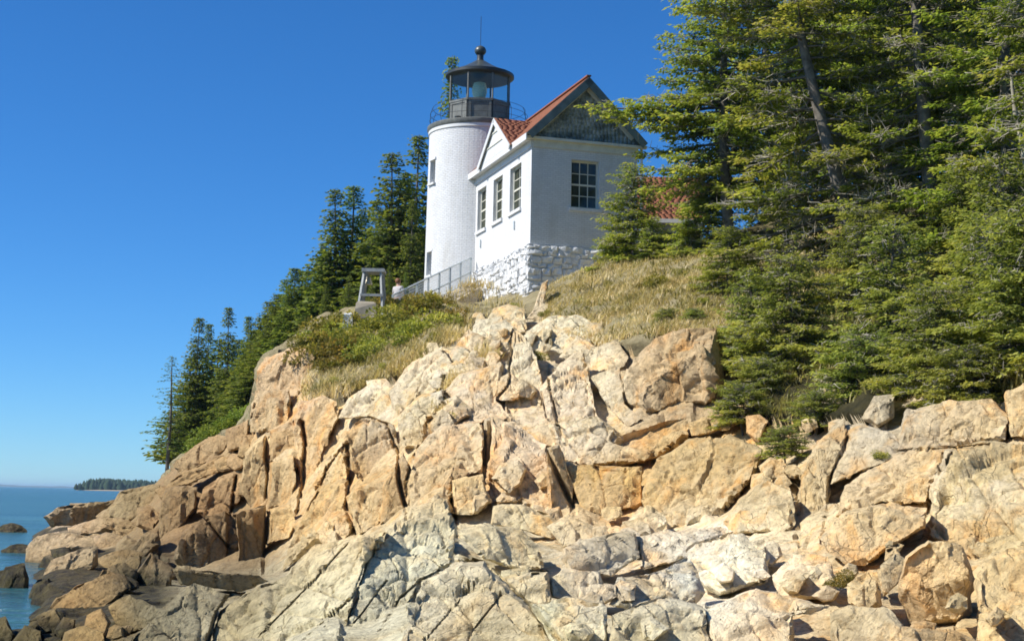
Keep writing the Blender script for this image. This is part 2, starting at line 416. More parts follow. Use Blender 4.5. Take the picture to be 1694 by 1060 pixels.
M['greentrim'] = m_plain('grey_green_rake', (0.13, 0.165, 0.155), 0.6, 0.3, 3.0)  # dark grey-green tone of the rake boards and roof slabs
M['peel'] = m_peel(); M['shingle'] = m_shingle()
M['black'] = m_plain('black_lantern_iron', (0.030, 0.034, 0.032), 0.45, 0.3, 5.0, 0.5)
M['iron'] = m_plain('weathered_lantern_panel', (0.13, 0.135, 0.12), 0.6, 0.35, 4.0, 0.5)
M['dome'] = m_plain('lantern_roof_paint', (0.055, 0.065, 0.062), 0.38, 0.3, 4.0, 0.55)
M['domeinner'] = m_plain('lantern_ceiling', (0.78, 0.82, 0.76), 0.6, 0.15, 2.0)
M['glass'] = m_glass('lantern_glass')
k = N('window_glass'); M['pane'] = k.done(k.ramp(k.noise(k.pos(), 2.0, 3), [(0.35, (0.018, 0.022, 0.012)), (0.7, (0.06, 0.062, 0.025))]), 0.07, 0.5)  # olive of reflected trees and dark rooms put into the pane colour
k = N('lens_glass'); M['lens'] = k.done((0.62, 0.78, 0.70), 0.08, 0.9)
M['concrete'] = m_plain('tan_concrete', (0.40, 0.34, 0.25), 0.9, 0.2, 3.0)
M['greymetal'] = m_plain('grey_post_paint', (0.50, 0.54, 0.54), 0.5, 0.15, 4.0, 0.4)
M['greywood'] = m_plain('weathered_grey_wood', (0.30, 0.31, 0.30), 0.8, 0.3, 6.0)
M['bronze'] = m_plain('bell_metal', (0.42, 0.38, 0.27), 0.4, 0.2, 5.0, 0.5, 0.3)
M['wire'] = m_plain('galvanised_wire', (0.50, 0.53, 0.54), 0.5, 0.1, 3.0, 0.4)
M['skin'] = m_plain('skin', (0.50, 0.30, 0.21), 0.55, 0.08, 6.0)
M['hair'] = m_plain('brown_hair', (0.20, 0.085, 0.035), 0.6, 0.3, 30.0)
M['shirt'] = m_plain('white_shirt', (0.46, 0.43, 0.42), 0.85, 0.06, 3.0)
M['jeans'] = m_plain('blue_denim', (0.06, 0.08, 0.14), 0.9, 0.15, 8.0)
M['sand'] = m_plain('pale_shore', (0.45, 0.36, 0.24), 0.9, 0.2, 0.02)
M['fartree'] = m_plain('distant_spruce', (0.035, 0.055, 0.030), 0.9, 0.5, 0.15, 0.05)
M['farhill'] = m_plain('distant_land', (0.10, 0.13, 0.14), 0.95, 0.1, 0.002, 0.0)  # faint blue of the distance haze put into the land colour
# ---------------------------------------------------------------- the lie of the land: for some columns of the photograph, distance -> height in view
# (Y, py) what the photograph shows; (Y, z, 'z') ground it hides
PROF = {
 -260: [(7,-1.0,'z'),(60,-1.2,'z'),(140,-2,'z')],
 -60: [(7,0.2,'z'),(16,0.25,'z'),(24,-0.5,'z'),(140,-2,'z')],
 20:  [(7,0.6,'z'),(14,0.45,'z'),(22,0.35,'z'),(27,-0.35,'z'),(60,-0.8,'z'),(140,-2,'z')],
 90:  [(7,0.7,'z'),(15,1082),(22,1020),(29,985),(36,960),(46,925),(58,892),(66,872),(73,852),(80,0.1,'z'),(90,-0.8,'z'),(140,-2,'z')],
 170: [(7,0.8,'z'),(15,1075),(22,1010),(30,972),(40,935),(50,905),(60,880),(68,855),(73,830),(80,0.9,'z'),(92,-0.5,'z'),(140,-1.5,'z')],
 230: [(7,0.9,'z'),(15,1065),(22,1000),(30,965),(40,940),(46,905),(52,865),(58,840),(66,805),(76,2.2,'z'),(95,1.0,'z'),(140,-1,'z')],
 300: [(7,0.9,'z'),(15,1050),(22,985),(30,965),(40,950),(45,890),(50,812),(55,775),(60,748),(75,755),(95,4.2,'z'),(140,2,'z')],
 345: [(7,0.9,'z'),(15,1048),(22,980),(30,962),(38,950),(45,885),(50,800),(54,758),(58,724),(75,735),(95,4.6,'z'),(140,2,'z')],
 408: [(7,1.0,'z'),(14,1045),(22,974),(30,957),(37,950),(41,890),(45,825),(48,755),(51,712),(54,692),(62,700),(75,705),(95,5.4,'z'),(140,3,'z')],
 426: [(7,1.0,'z'),(14,1045),(22,972),(30,955),(37,950),(41,890),(45,805),(48,725),(51,655),(53,596),(60,602),(75,640),(95,5.8,'z'),(140,3,'z')],
 432: [(7,1.0,'z'),(14,1045),(22,972),(30,955),(37,950),(41,890),(45,800),(48,715),(51,640),(53,585),(60,595),(75,620),(95,6.0,'z'),(140,3,'z')],
 520: [(7,1.0,'z'),(13,1045),(21,920),(26,900),(31,930),(36,890),(40,815),(43,720),(46,650),(51,600),(56,548),(62,525),(75,540),(95,8.0,'z'),(140,4,'z')],
 620: [(7,1.0,'z'),(13,1045),(20,905),(25,878),(30,890),(34,840),(38,730),(42,655),(46,615),(51,560),(57,515),(63,500),(80,10.0,'z'),(95,9.0,'z'),(140,5,'z')],
 720: [(7,1.0,'z'),(12,1050),(18,930),(24,838),(27,868),(31,840),(34,750),(38,660),(42,600),(46,560),(52,520),(58,492),(64,482),(80,10.6,'z'),(95,9.5,'z'),(140,6,'z')],
 775: [(7,1.0,'z'),(12,1050),(17.5,950),(23,868),(26.5,872),(30.5,848),(33.5,755),(37,665),(40.5,598),(44.5,552),(51,520),(57,510),(62,507),(66,502),(72,492),(80,10.9,'z'),(140,7,'z')],
 860: [(7,1.0,'z'),(12,1050),(17,965),(22,905),(26,875),(30,855),(33,760),(36,670),(39,600),(43,555),(50,512),(57,490),(64,466),(80,11.5,'z'),(140,8,'z')],
 1000:[(7,1.0,'z'),(12,1055),(17,965),(22,910),(26,880),(30,852),(33,765),(36,655),(39,590),(42,555),(48,485),(55,425),(62,11.9,'z'),(80,12.5,'z'),(140,9,'z')],
 1150:[(7,1.0,'z'),(12,1060),(16,985),(20,930),(24,882),(28,850),(31,765),(34,690),(37,565),(43,475),(50,418),(60,12.2,'z'),(80,13.5,'z'),(140,10,'z')],
 1300:[(7,1.1,'z'),(11,1060),(15,990),(19,925),(22,882),(26,800),(30,715),(35,600),(40,510),(46,420),(55,345),(70,15,'z'),(140,12,'z')],
 1450:[(7,1.2,'z'),(10,1070),(14,1000),(18,925),(21,850),(24,760),(27,690),(30,640),(33,590),(38,500),(44,400),(50,312),(60,15.2,'z'),(80,17,'z'),(140,14,'z')],
 1720:[(7,1.3,'z'),(10,1060),(13,980),(16,915),(19,850),(22,735),(25,645),(30,560),(36,465),(44,365),(52,285),(65,17.5,'z'),(140,16,'z')],
 1960:[(7,1.6,'z'),(10,1000),(16,850),(22,700),(26,600),(36,430),(52,250),(65,19,'z'),(140,18,'z')],
}
_cols = sorted(PROF); YG = np.concatenate([np.arange(7, 80, 0.12), np.arange(80, 140.1, 1.0)])
_tab = []
for c in _cols:
    ys, ps = [], []
    for e in PROF[c]:
        ys.append(e[0]); ps.append(e[1] if len(e) == 2 else py_of_z(c, e[0], e[1]))
    # the ground cannot be interpolated in view height over long hidden stretches: go through height above the sea
    zs = [P(c, p, y)[2] for p, y in zip(ps, ys)]
    _tab.append(np.interp(YG, ys, zs))
_tab = np.array(_tab)                                   # height z for (column, distance)
PXG = np.arange(-260, 3401, 5.0)
ZG = np.zeros((len(PXG), len(YG)))
for off, w in ((-12, .15), (-6, .2), (0, .3), (6, .2), (12, .15)):
    q = np.clip(PXG + off, -260, 3400)
    for j in range(len(YG)):
        ZG[:, j] += w * np.interp(q, _cols, _tab[:, j])
_pp = np.stack([np.repeat(PXG / 60, len(YG)), np.tile(YG / 2.2, len(PXG)), np.zeros(ZG.size)], 1)
ZG += (fbm(_pp, 3, 5) * 0.22).reshape(ZG.shape) * np.clip((YG - 8) / 20, 0.25, 1)
PYG = np.zeros_like(ZG)
for _ in range(3):
    q = P(np.broadcast_to(PXG[:, None], ZG.shape), PYG + (700 if _ == 0 else 0), np.broadcast_to(YG[None, :], ZG.shape))
    PYG = (PYG + (700 if _ == 0 else 0)) + (q[..., 2] - ZG) * FPX / YG
def bil(G, px, Y):
    i = np.clip((np.asarray(px, float) - PXG[0]) / 5.0, 0, len(PXG) - 1.001); j = np.interp(Y, YG, np.arange(len(YG)))
    j = np.clip(j, 0, len(YG) - 1.001)
    i0 = i.astype(int); j0 = j.astype(int); a = i - i0; b = j - j0
    return (G[i0, j0] * (1 - a) * (1 - b) + G[i0 + 1, j0] * a * (1 - b) + G[i0, j0 + 1] * (1 - a) * b + G[i0 + 1, j0 + 1] * a * b)
def hit(px, py, ymin=8.0):
    """distance at which the line of sight through a pixel meets the ground"""
    px = np.atleast_1d(np.asarray(px, float)); py = np.atleast_1d(np.asarray(py, float)); r = np.zeros(len(px))
    j0 = np.searchsorted(YG, ymin)
    for n, (x, y) in enumerate(zip(px, py)):
        i = int(np.clip(round((x - PXG[0]) / 5), 0, len(PXG) - 1)); m = np.nonzero(PYG[i, j0:] <= y)[0]
        if len(m) == 0: r[n] = 60.0; continue
        j = j0 + m[0]
        if m[0] == 0: r[n] = YG[j]; continue
        p0, p1 = PYG[i, j - 1], PYG[i, j]
        r[n] = YG[j - 1] + (YG[j] - YG[j - 1]) * (p0 - y) / max(p0 - p1, 1e-6)
    return r
def ground_at(X, Y):
    z = 5.0
    for _ in range(3):
        px, _q = proj((X, Y, z)); z = float(bil(ZG, px, Y))
    return z
def ground_hit(px, py, ymin=8.0):
    Y = float(hit(px, py, ymin)[0]); return P(px, py, Y)

# ---------------------------------------------------------------- rock colour by place (real stone colours: brown at the sea end, grey ledge in front, cream at the right)
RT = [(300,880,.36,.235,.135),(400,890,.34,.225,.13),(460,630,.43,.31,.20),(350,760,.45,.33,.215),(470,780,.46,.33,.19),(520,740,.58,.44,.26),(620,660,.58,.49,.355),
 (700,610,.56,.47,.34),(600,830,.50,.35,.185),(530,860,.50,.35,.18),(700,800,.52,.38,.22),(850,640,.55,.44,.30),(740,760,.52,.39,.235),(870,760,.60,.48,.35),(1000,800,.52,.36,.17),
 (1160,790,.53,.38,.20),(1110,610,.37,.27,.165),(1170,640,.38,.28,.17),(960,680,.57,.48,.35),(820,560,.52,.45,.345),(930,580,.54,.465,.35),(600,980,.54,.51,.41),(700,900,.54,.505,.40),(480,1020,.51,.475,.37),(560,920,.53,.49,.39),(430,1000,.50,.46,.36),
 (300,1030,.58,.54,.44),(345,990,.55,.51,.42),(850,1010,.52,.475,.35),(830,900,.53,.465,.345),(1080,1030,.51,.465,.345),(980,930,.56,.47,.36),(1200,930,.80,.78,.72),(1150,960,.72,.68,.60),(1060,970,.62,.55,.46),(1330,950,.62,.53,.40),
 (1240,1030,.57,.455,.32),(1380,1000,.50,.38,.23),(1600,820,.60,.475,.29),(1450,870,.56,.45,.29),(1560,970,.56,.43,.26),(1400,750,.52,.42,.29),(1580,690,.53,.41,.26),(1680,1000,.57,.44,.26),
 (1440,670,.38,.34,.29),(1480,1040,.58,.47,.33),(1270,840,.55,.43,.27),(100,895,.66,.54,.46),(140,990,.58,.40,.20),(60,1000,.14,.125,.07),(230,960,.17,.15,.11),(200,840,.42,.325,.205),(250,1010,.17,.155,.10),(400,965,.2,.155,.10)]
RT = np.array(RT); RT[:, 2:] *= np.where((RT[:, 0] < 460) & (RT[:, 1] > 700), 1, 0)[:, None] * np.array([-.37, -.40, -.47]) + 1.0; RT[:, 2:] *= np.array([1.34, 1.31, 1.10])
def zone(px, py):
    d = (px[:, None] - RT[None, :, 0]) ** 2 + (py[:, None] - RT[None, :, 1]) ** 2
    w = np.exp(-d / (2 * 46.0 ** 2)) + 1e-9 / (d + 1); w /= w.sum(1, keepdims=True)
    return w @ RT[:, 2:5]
def inpoly(px, py, poly):
    poly = np.asarray(poly, float); r = np.zeros(len(px), bool); n = len(poly)
    for i in range(n):
        x0, y0 = poly[i]; x1, y1 = poly[(i + 1) % n]
        c = ((y0 > py) != (y1 > py)); xx = (x1 - x0) * (py - y0) / (y1 - y0 + 1e-12) + x0
        r ^= c & (px < xx)
    return r
def rock_attrs(v, wz=0.72):
    """colour and weathering of rock vertices from where they are"""
    px, py = proj_arr(v)
    jx = 26 * fbm(v * 0.55, 3, 71); jy = 26 * fbm(v * 0.55, 3, 77)
    col = zone(px + jx, py + jy)
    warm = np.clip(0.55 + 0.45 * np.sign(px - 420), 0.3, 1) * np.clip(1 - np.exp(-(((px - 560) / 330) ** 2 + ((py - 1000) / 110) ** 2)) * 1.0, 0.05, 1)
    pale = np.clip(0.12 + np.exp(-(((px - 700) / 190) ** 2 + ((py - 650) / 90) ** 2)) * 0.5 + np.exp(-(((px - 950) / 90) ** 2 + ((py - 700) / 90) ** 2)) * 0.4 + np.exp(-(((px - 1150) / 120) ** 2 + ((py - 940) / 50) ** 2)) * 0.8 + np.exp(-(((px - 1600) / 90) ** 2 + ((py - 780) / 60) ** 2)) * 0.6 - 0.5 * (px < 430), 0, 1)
    al = np.clip((wz + 0.55 * fbm(v * 0.55, 3, 9) - v[:, 2]) / 0.2, 0, 1) * np.clip((305 - px) / 50, 0, 1) * np.clip((py - 815) / 50, 0, 1)
    al = np.maximum(al, np.clip((0.12 - v[:, 2]) / 0.2, 0, 1) * (px < 420))
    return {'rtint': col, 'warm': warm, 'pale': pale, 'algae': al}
def proj_arr(v):
    d = v - CAM; w = d @ F_
    w = np.maximum(w, 0.5)
    return CX + FPX * (d @ RC) / w, CY - FPX * (d @ UC) / w
def vnormals(v, fs):
    n = np.zeros_like(v)
    for f in fs:
        if len(f) == 0: continue
        a, b, c = v[f[:, 0]], v[f[:, 1]], v[f[:, 2]]
        if f.shape[1] == 4: fn = np.cross(v[f[:, 2]] - a, v[f[:, 3]] - b)
        else: fn = np.cross(b - a, c - a)
        for k in range(f.shape[1]): np.add.at(n, f[:, k], fn)
    return n / (np.linalg.norm(n, axis=1, keepdims=True) + 1e-12)
def facing(v, n):
    d = unit_(CAM - v); return np.clip(np.abs((n * d).sum(1)) * 2.2, 0.30, 1.0)
def unit_(a): return a / (np.linalg.norm(a, axis=-1, keepdims=True) + 1e-9)
def rock_disp(v, n, s=1.0, seed=0, fine=1.0, big=1.0, bed=False):
    if bed:
        h = big * fracture(v * np.array([.5, .5, 1]), 1.0 * s, 0.16 * s, 0.16 * s, 300 + seed, BED)
    else:
        h = big * fracture(v * np.array([1, .8, .16]), 0.95 * s, 0.24 * s, 0.15 * s, 320 + seed)
    h = h + big * fracture(v, 1.9 * s, 0.22 * s, 0.15 * s, 100 + seed) + fracture(v * np.array([1, 1, .62]), 0.7 * s, 0.07 * s, 0.09 * s, 140 + seed)
    h = h + fine * (fracture(v, 0.30 * s, 0.036 * s, 0.018 * s, 180 + seed) + 0.028 * s * fbm(v * 2.6 / s, 5, 200 + seed, .6))
    return h * facing(v, n)

# open joints and clefts of the cliff: photo polyline, width in photo pixels; cut back into the rock
CLEFT = [([(440,716),(444,790),(440,870),(438,948)],8),([(501,700),(506,745),(500,805),(492,850)],8),([(574,735),(580,790),(572,835),(590,885)],7),([(661,742),(659,790),(673,852)],8),([(706,702),(738,664),(735,622)],6),
 ([(801,698),(804,785)],5),([(905,742),(926,792),(948,842)],9),([(748,826),(758,885),(752,930)],9),([(905,604),(916,680),(930,722)],5),([(849,560),(842,640),(822,660)],4),([(390,788),(384,850)],6),([(328,842),(352,872),(378,905)],5),([(1062,770),(1066,832)],4),
 ([(1140,724),(1092,758),(1060,768),(985,772)],7),([(1319,790),(1323,905)],7),([(1190,852),(1232,810),(1264,758)],7),([(1365,884),(1372,800),(1403,722)],5),([(1532,872),(1544,800),(1575,750)],5),([(545,722),(560,692),(556,662)],4),([(676,848),(672,800),(690,740)],5),
 ([(747,792),(746,848)],4),([(815,834),(862,832),(905,852)],5),([(620,1060),(660,990),(694,962),(752,930)],4),([(500,1060),(585,985),(606,930),(642,876)],4),([(752,930),(800,931),(832,962),(884,1012),(930,1062)],8),([(378,985),(362,1012),(345,1062)],10),([(430,1050),(520,960),(575,900)],3),
 ([(560,1060),(640,960)],3),([(700,1060),(790,960)],3),([(784,1040),(830,985)],3),([(258,870),(268,935)],6),([(415,690),(412,716),(445,722)],5),([(485,700),(478,668),(506,640)],5),([(1480,746),(1560,742),(1640,735)],4),([(1440,930),(1482,902),(1532,872)],6),([(880,950),(905,945),(912,988)],5),([(612,690),(640,702),(655,740)],5),([(520,830),(545,770),(570,735)],4)]
def clefts(v):
    px, py = proj_arr(v); wob = 4.0 * fbm(v * 1.4, 3, 91); q = np.stack([px + wob, py + 2.5 * wob * 0], 1); dep = np.zeros(len(v)); mm = np.maximum(v[:, 1], 5) / FPX
    for pl, w in CLEFT:
        pl = np.array(pl, float); lo = pl.min(0) - w - 3; hi = pl.max(0) + w + 3
        m = np.nonzero((q[:, 0] > lo[0]) & (q[:, 0] < hi[0]) & (q[:, 1] > lo[1]) & (q[:, 1] < hi[1]))[0]
        if len(m) == 0: continue
        d = np.full(len(m), 1e9)
        for a, b in zip(pl[:-1], pl[1:]): d = np.minimum(d, seg_dist(q[m], a, b))
        dep[m] = np.maximum(dep[m], np.clip(1.25 - 1.25 * d / (w * .62), 0, 1) * w * 4.2 * mm[m])
    return v + unit_(v - CAM) * dep[:, None]
def seg_dist(p, a, b):
    d = b - a; t = np.clip(((p - a) @ d) / (d @ d), 0, 1); q = a + t[:, None] * d
    return np.sqrt(((p - q) ** 2).sum(1))
# ---------------------------------------------------------------- ground mesh, split into bare rock and turf
SOIL = [
 [(905,520),(890,470),(985,408),(1050,380),(1300,250),(1900,60),(3500,-200),(3500,630),(1960,630),(1620,640),(1500,635),(1430,680),(1330,690),(1240,680),(1195,560),(1100,545),(1040,565),(1000,560),(960,545),(905,560)],
 [(318,748),(372,705),(418,668),(424,600),(480,572),(520,520),(580,430),(700,380),(905,380),(905,520),(868,512),(820,515),(770,530),(720,560),(680,590),(640,622),(590,640),(540,655),(500,655),(522,610),(520,588),(480,585),(440,600),(424,690),(380,712),(335,742)],
]
gx = np.concatenate([np.arange(-255, 1956, 4.0), np.arange(1960, 3390, 18.0)])
gy = [7.2]
while gy[-1] < 74: gy.append(gy[-1] * (1.0036 if gy[-1] < 26 else 1.0058))
while gy[-1] < 138: gy.append(gy[-1] * 1.02)
gy = np.array(gy)
GX, GY = np.meshgrid(gx, gy, indexing='ij')
gz = bil(ZG, GX.ravel(), GY.ravel())
gpy = bil(PYG, GX.ravel(), GY.ravel())
gv = P(GX.ravel(), gpy, GY.ravel())
nx_, ny_ = GX.shape
idx = np.arange(nx_ * ny_).reshape(nx_, ny_)
gf = np.stack([idx[:-1, :-1].ravel(), idx[1:, :-1].ravel(), idx[1:, 1:].ravel(), idx[:-1, 1:].ravel()], 1)
gn = vnormals(gv, [gf])
px_, py_ = GX.ravel(), gpy
jit = 10 * fbm(gv * 0.8, 3, 33)
soil = np.zeros(len(gv), bool)
for k, poly in enumerate(SOIL):
    soil |= inpoly(px_ + jit, py_ + jit, poly) & (gv[:, 1] > (27 if k == 0 else 40))
top = np.interp(px_, [-300, 230, 300, 430, 620, 900, 1150, 1450, 1720, 1960], [200, 84, 70, 58, 58, 60, 50, 38, 30, 30])
soil |= gv[:, 1] > top
dr = rock_disp(gv, gn, 1.0, 0)
ds = 0.16 * fbm(gv * 1.1, 4, 44) + 0.09 * fbm(gv * 4, 3, 45)
d = np.where(soil, ds, -0.30 * np.clip((gv[:, 2] - .15) / .9, 0, 1) + np.where(gv[:, 1] > 27, .42, .7) * dr * np.clip((gv[:, 1] - 5) / 12, 0.35, 1))
gv2 = gv + gn * d[:, None]
gv2 = np.where(soil[:, None], gv2, clefts(gv2))
fsoil = soil[gf].sum(1) >= 2
def sub(name, mask, mat, attrs_fn, **kw):
    f = gf[mask]; u, inv = np.unique(f.ravel(), return_inverse=True)
    v = gv2[u]; fn = inv.reshape(-1, 4)
    o = np_obj(name, v, fn, mat, loc=np.array([0., 0, 0]), smooth=True, sharp=30, attrs=attrs_fn(v), kind='structure', **kw)
    return o
front = (gv[gf[:, 0], 1] < np.interp(px_[gf[:, 0]], [0, 250, 420, 620, 760, 900, 1150, 1300, 1450, 1700], [60, 38, 33, 27, 26.5, 28, 26.5, 21, 19.5, 17]))
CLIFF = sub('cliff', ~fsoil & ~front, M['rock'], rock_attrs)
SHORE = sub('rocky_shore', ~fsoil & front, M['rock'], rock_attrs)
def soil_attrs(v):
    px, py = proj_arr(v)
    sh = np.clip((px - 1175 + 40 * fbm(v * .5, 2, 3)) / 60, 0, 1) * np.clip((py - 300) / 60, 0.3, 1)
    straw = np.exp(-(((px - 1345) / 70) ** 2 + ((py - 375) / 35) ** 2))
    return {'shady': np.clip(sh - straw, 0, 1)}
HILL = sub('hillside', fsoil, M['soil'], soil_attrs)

# ---------------------------------------------------------------- sea, far shore
sg = [-9000, -3000, -800, -250, -120, -60, -30, 0, 40, 120, 400, 2000, 9000]
sy = [-300, -40, 0, 10, 20, 30, 45, 70, 110, 180, 400, 1000, 3000, 9000, 26000]
vv = [(x * (1 + max(y, 0) / 9000 * 2), y, 0.0) for x in sg for y in sy]
ff = [(i * len(sy) + j, (i + 1) * len(sy) + j, (i + 1) * len(sy) + j + 1, i * len(sy) + j + 1) for i in range(len(sg) - 1) for j in range(len(sy) - 1)]
np_obj('sea', vv, np.array(ff), M['water'], loc=np.array([0., 0, 0]), kind='structure')
bed = MB().box((-400, -200, -4.5), (400, 400, -4.0)).build('seabed', M['sand'], kind='structure')

rng = np.random.default_rng(11)
def island(name, x0, x1, Y, h, mat, n=60, depth=120):
    xs = np.linspace(x0, x1, n); v = []; f = []
    for i, x in enumerate(xs):
        t = i / (n - 1); e = math.sin(math.pi * min(1, t * 1.0)) ** 0.45
        hh = h * e * (0.75 + 0.5 * float(fbm(np.array([[x / 60.0, Y, 0.3]]), 3, 4)[0]))
        v += [(x, Y - depth * .5 * e, -0.5), (x, Y - depth * .3 * e, hh * .6 + .1), (x, Y, hh + .1), (x, Y + depth * .4 * e, -0.5)]
    for i in range(n - 1):
        for k in range(3): f.append((4 * i + k, 4 * i + 4 + k, 4 * i + 5 + k, 4 * i + 1 + k))
    return np_obj(name, v, np.array(f), mat, kind='structure', loc=np.array([x0, Y, 0.]), smooth=True)
IY = 1500.0
ix0, ix1 = P(128, 808, IY)[0], P(330, 808, IY)[0]
island('island', ix0, ix1, IY, 1.6, M['sand'])
vs, fs = [], []
for q in range(900):
    t = rng.random(); x = ix0 + 3 + (ix1 - ix0) * (0.01 + 0.97 * t); y = IY + rng.uniform(-30, 25)
    hgt = (rng.uniform(4.0, 9.0) + 2.5 * float(vnoise(np.array([[t * 16, .5, .5]]), 3)[0]) + 2.0 * float(vnoise(np.array([[t * 5, 1.5, .5]]), 4)[0])) * (0.7 if t < 0.06 else 1.0) + 1.5; r = hgt * rng.uniform(0.2, 0.42); b = len(vs)
    for lev, (zz, rr) in enumerate(((0.5, 0.8), (0.45 * hgt, 1.0), (0.75 * hgt, 0.55))):
        for s in range(5):
            a = s * 1.2566 + rng.uniform(-.3, .3); k = rr * r * rng.uniform(.75, 1.2); vs.append((x + k * math.cos(a), y + k * math.sin(a), zz + rng.uniform(-.3, .3)))
    vs.append((x, y, hgt + 0.8))
    for lev in (0, 1):
        for s in range(5): fs.append((b + lev * 5 + s, b + lev * 5 + (s + 1) % 5, b + lev * 5 + 5 + (s + 1) % 5)); fs.append((b + lev * 5 + s, b + lev * 5 + 5 + (s + 1) % 5, b + lev * 5 + 5 + s))
    for s in range(5): fs.append((b + 10 + s, b + 10 + (s + 1) % 5, b + 15))
np_obj('island_woods', vs, np.array(fs), M['fartree'], kind='stuff', label='dark spruce woods covering the far island', loc=np.array([ix0, IY, 0.]))
hx0, hx1 = P(-260, 803, 9000)[0], P(215, 803, 9000)[0]
island('far_hills', hx0, hx1, 9000.0, 13.0, M['farhill'], 50, 900)

# ---------------------------------------------------------------- traced rocks
BV = []
def block(name, pts, parent=None, hf=0.32, yaw=0, pit=0.42, lift=0.12, label=None, cat=None, step=3.2, disp=1.0, round_=0.0, k=None, Yadd=0.0, seed=None, top=None, ymin=8.0, Yfix=None, grow=1.08, flush=False, wet=None):
    """a rock with the outline pts (photo pixels): a hip-faced solid whose facets rise from its edges, standing on the ground at its own distance"""
    pts = np.array(pts, float); n = len(pts); sd = len(BV) if seed is None else seed; rs = np.random.default_rng(500 + sd)
    x, y = pts[:, 0], pts[:, 1]; x2, y2 = np.roll(x, -1), np.roll(y, -1); cr = x * y2 - x2 * y; A = cr.sum() / 2
    c = np.array([((x + x2) * cr).sum(), ((y + y2) * cr).sum()]) / (6 * A)
    ring = []
    for i in range(n):
        a, b = pts[i], pts[(i + 1) % n]; m = max(1, int(np.hypot(*(b - a)) / step))
        for q in range(m): ring.append(a + (b - a) * q / m)
    ring = np.array(ring); sz = math.sqrt(abs(A))
    t3 = np.stack([ring[:, 0] / 22.0, ring[:, 1] / 22.0, np.full(len(ring), sd * 3.7)], 1)
    amp = min(0.035 * sz, 3.2)
    ring = ring + amp * np.stack([fbm(t3, 3, 61), fbm(t3, 3, 67)], 1) * 1.6
    nr = max(5, int(np.hypot(*(ring - c).T).mean() / step))
    rr = np.linspace(0, 1, nr + 1)[1:]
    uv = np.concatenate([[c]] + [c + (ring - c) * r for r in rr])
    # fit of the ground behind it
    sp = np.concatenate([c + (pts - c) * 0.85, [c]]); Yh = hit(sp[:, 0], sp[:, 1], ymin); Yc = np.median(Yh); ok = np.abs(Yh - Yc) < 7
    mm = Yc / FPX
    A3 = np.stack([np.ones(ok.sum()), (sp[ok, 0] - c[0]) * mm, (c[1] - sp[ok, 1]) * mm], 1)
    sol = np.linalg.lstsq(A3.T @ A3 + np.diag([0, .3, .3]), A3.T @ Yh[ok], rcond=None)[0]
    gu = np.clip(sol[1], -1.0, 1.0) * 0.6 - math.tan(math.radians(yaw)); gv_ = np.clip(sol[2], -0.4, 2.0) * pit
    S = sz * mm; Hc = hf * S
    if Yfix: sol = np.array([Yfix, 0, 0]); gu = 0; gv_ = 0.4; mm = Yfix / FPX; S = sz * mm; Hc = hf * S
    pl = sol[0] + gu * (uv[:, 0] - c[0]) * mm + gv_ * (c[1] - uv[:, 1]) * mm - lift + Yadd
    h = np.full(len(uv), Hc)
    orient = 1 if A > 0 else -1
    for i in range(n):
        a, b = pts[i], pts[(i + 1) % n]; e = b - a; L = np.hypot(*e)
        if L < 1: continue
        nrm = np.array([e[1], -e[0]]) / L * orient
        if nrm[1] < -0.55: kk = rs.uniform(0.75, 1.3) if top is None else top
        elif nrm[1] > 0.6: kk = rs.uniform(4, 8)
        elif nrm[0] < 0: kk = rs.uniform(1.1, 2.6)
        else: kk = rs.uniform(2.4, 5.5)
        if flush: kk = {True: kk * 1.5 + .4}.get(nrm[1] < -0.55, kk * 1.8 + 1)
        if k and i in k: kk = k[i]
        dd = seg_dist(uv, a, b) * mm
        if round_ > 0:
            h = np.minimum(h, Hc * (1 - np.exp(-dd * kk / Hc * (1.2 + round_))) * 1.06)
        else: h = np.minimum(h, kk * dd)
    Yf = pl - h
    v = P(uv[:, 0], uv[:, 1], Yf)
    m = len(ring); T = max(0.8, 0.55 * S) + Hc * 0.6
    back = []
    for q, (fr, sh) in enumerate(((0.25, 1.0), (0.6, 0.97), (1.0, 0.85))):
        p2 = c + (ring - c) * sh; back.append(P(p2[:, 0], p2[:, 1], Yf[-m:] + T * fr))
    cb = P(c[None, 0], c[None, 1], np.array([Yf[-m:].mean() + T * 1.05]))
    v = np.concatenate([v] + back + [cb])
    tri, quad = [], []
    ar = np.arange(m); nx = (ar + 1) % m
    tri.append(np.stack([np.zeros(m, int), 1 + nx, 1 + ar], 1))
    for r in range(nr + 2):
        o0 = 1 + r * m; o1 = o0 + m
        quad.append(np.stack([o0 + ar, o0 + nx, o1 + nx, o1 + ar], 1))
    o0 = 1 + (nr + 2) * m
    tri.append(np.stack([np.full(m, len(v) - 1), o0 + ar, o0 + nx], 1))
    if orient > 0: pass
    tri = np.concatenate(tri); quad = np.concatenate(quad)
    nn = vnormals(v, [tri, quad])
    if (nn[1:1 + m * nr] @ np.array([0, -1, 0.0])).mean() < 0:
        tri = tri[:, ::-1]; quad = quad[:, ::-1]; nn = -nn
    v = v + nn * (rock_disp(v, nn, min(1.0, 0.45 + S * 0.22), sd % 7, 1.0, .72 if flush else .5, parent is SHORE) * disp * min(1.0, 0.35 + 0.25 * S))[:, None]
    v = clefts(v) if parent is not None else v
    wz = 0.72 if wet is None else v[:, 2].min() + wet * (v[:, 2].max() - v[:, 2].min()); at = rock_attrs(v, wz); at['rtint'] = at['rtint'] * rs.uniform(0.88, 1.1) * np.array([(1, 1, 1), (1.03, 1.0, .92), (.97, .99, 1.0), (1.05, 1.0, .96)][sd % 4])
    o = np_obj(name, v, [tri, quad], M['rock'], parent=parent, label=label, cat=cat, smooth=True, sharp=30, attrs=at)
    BV.append(o); return o
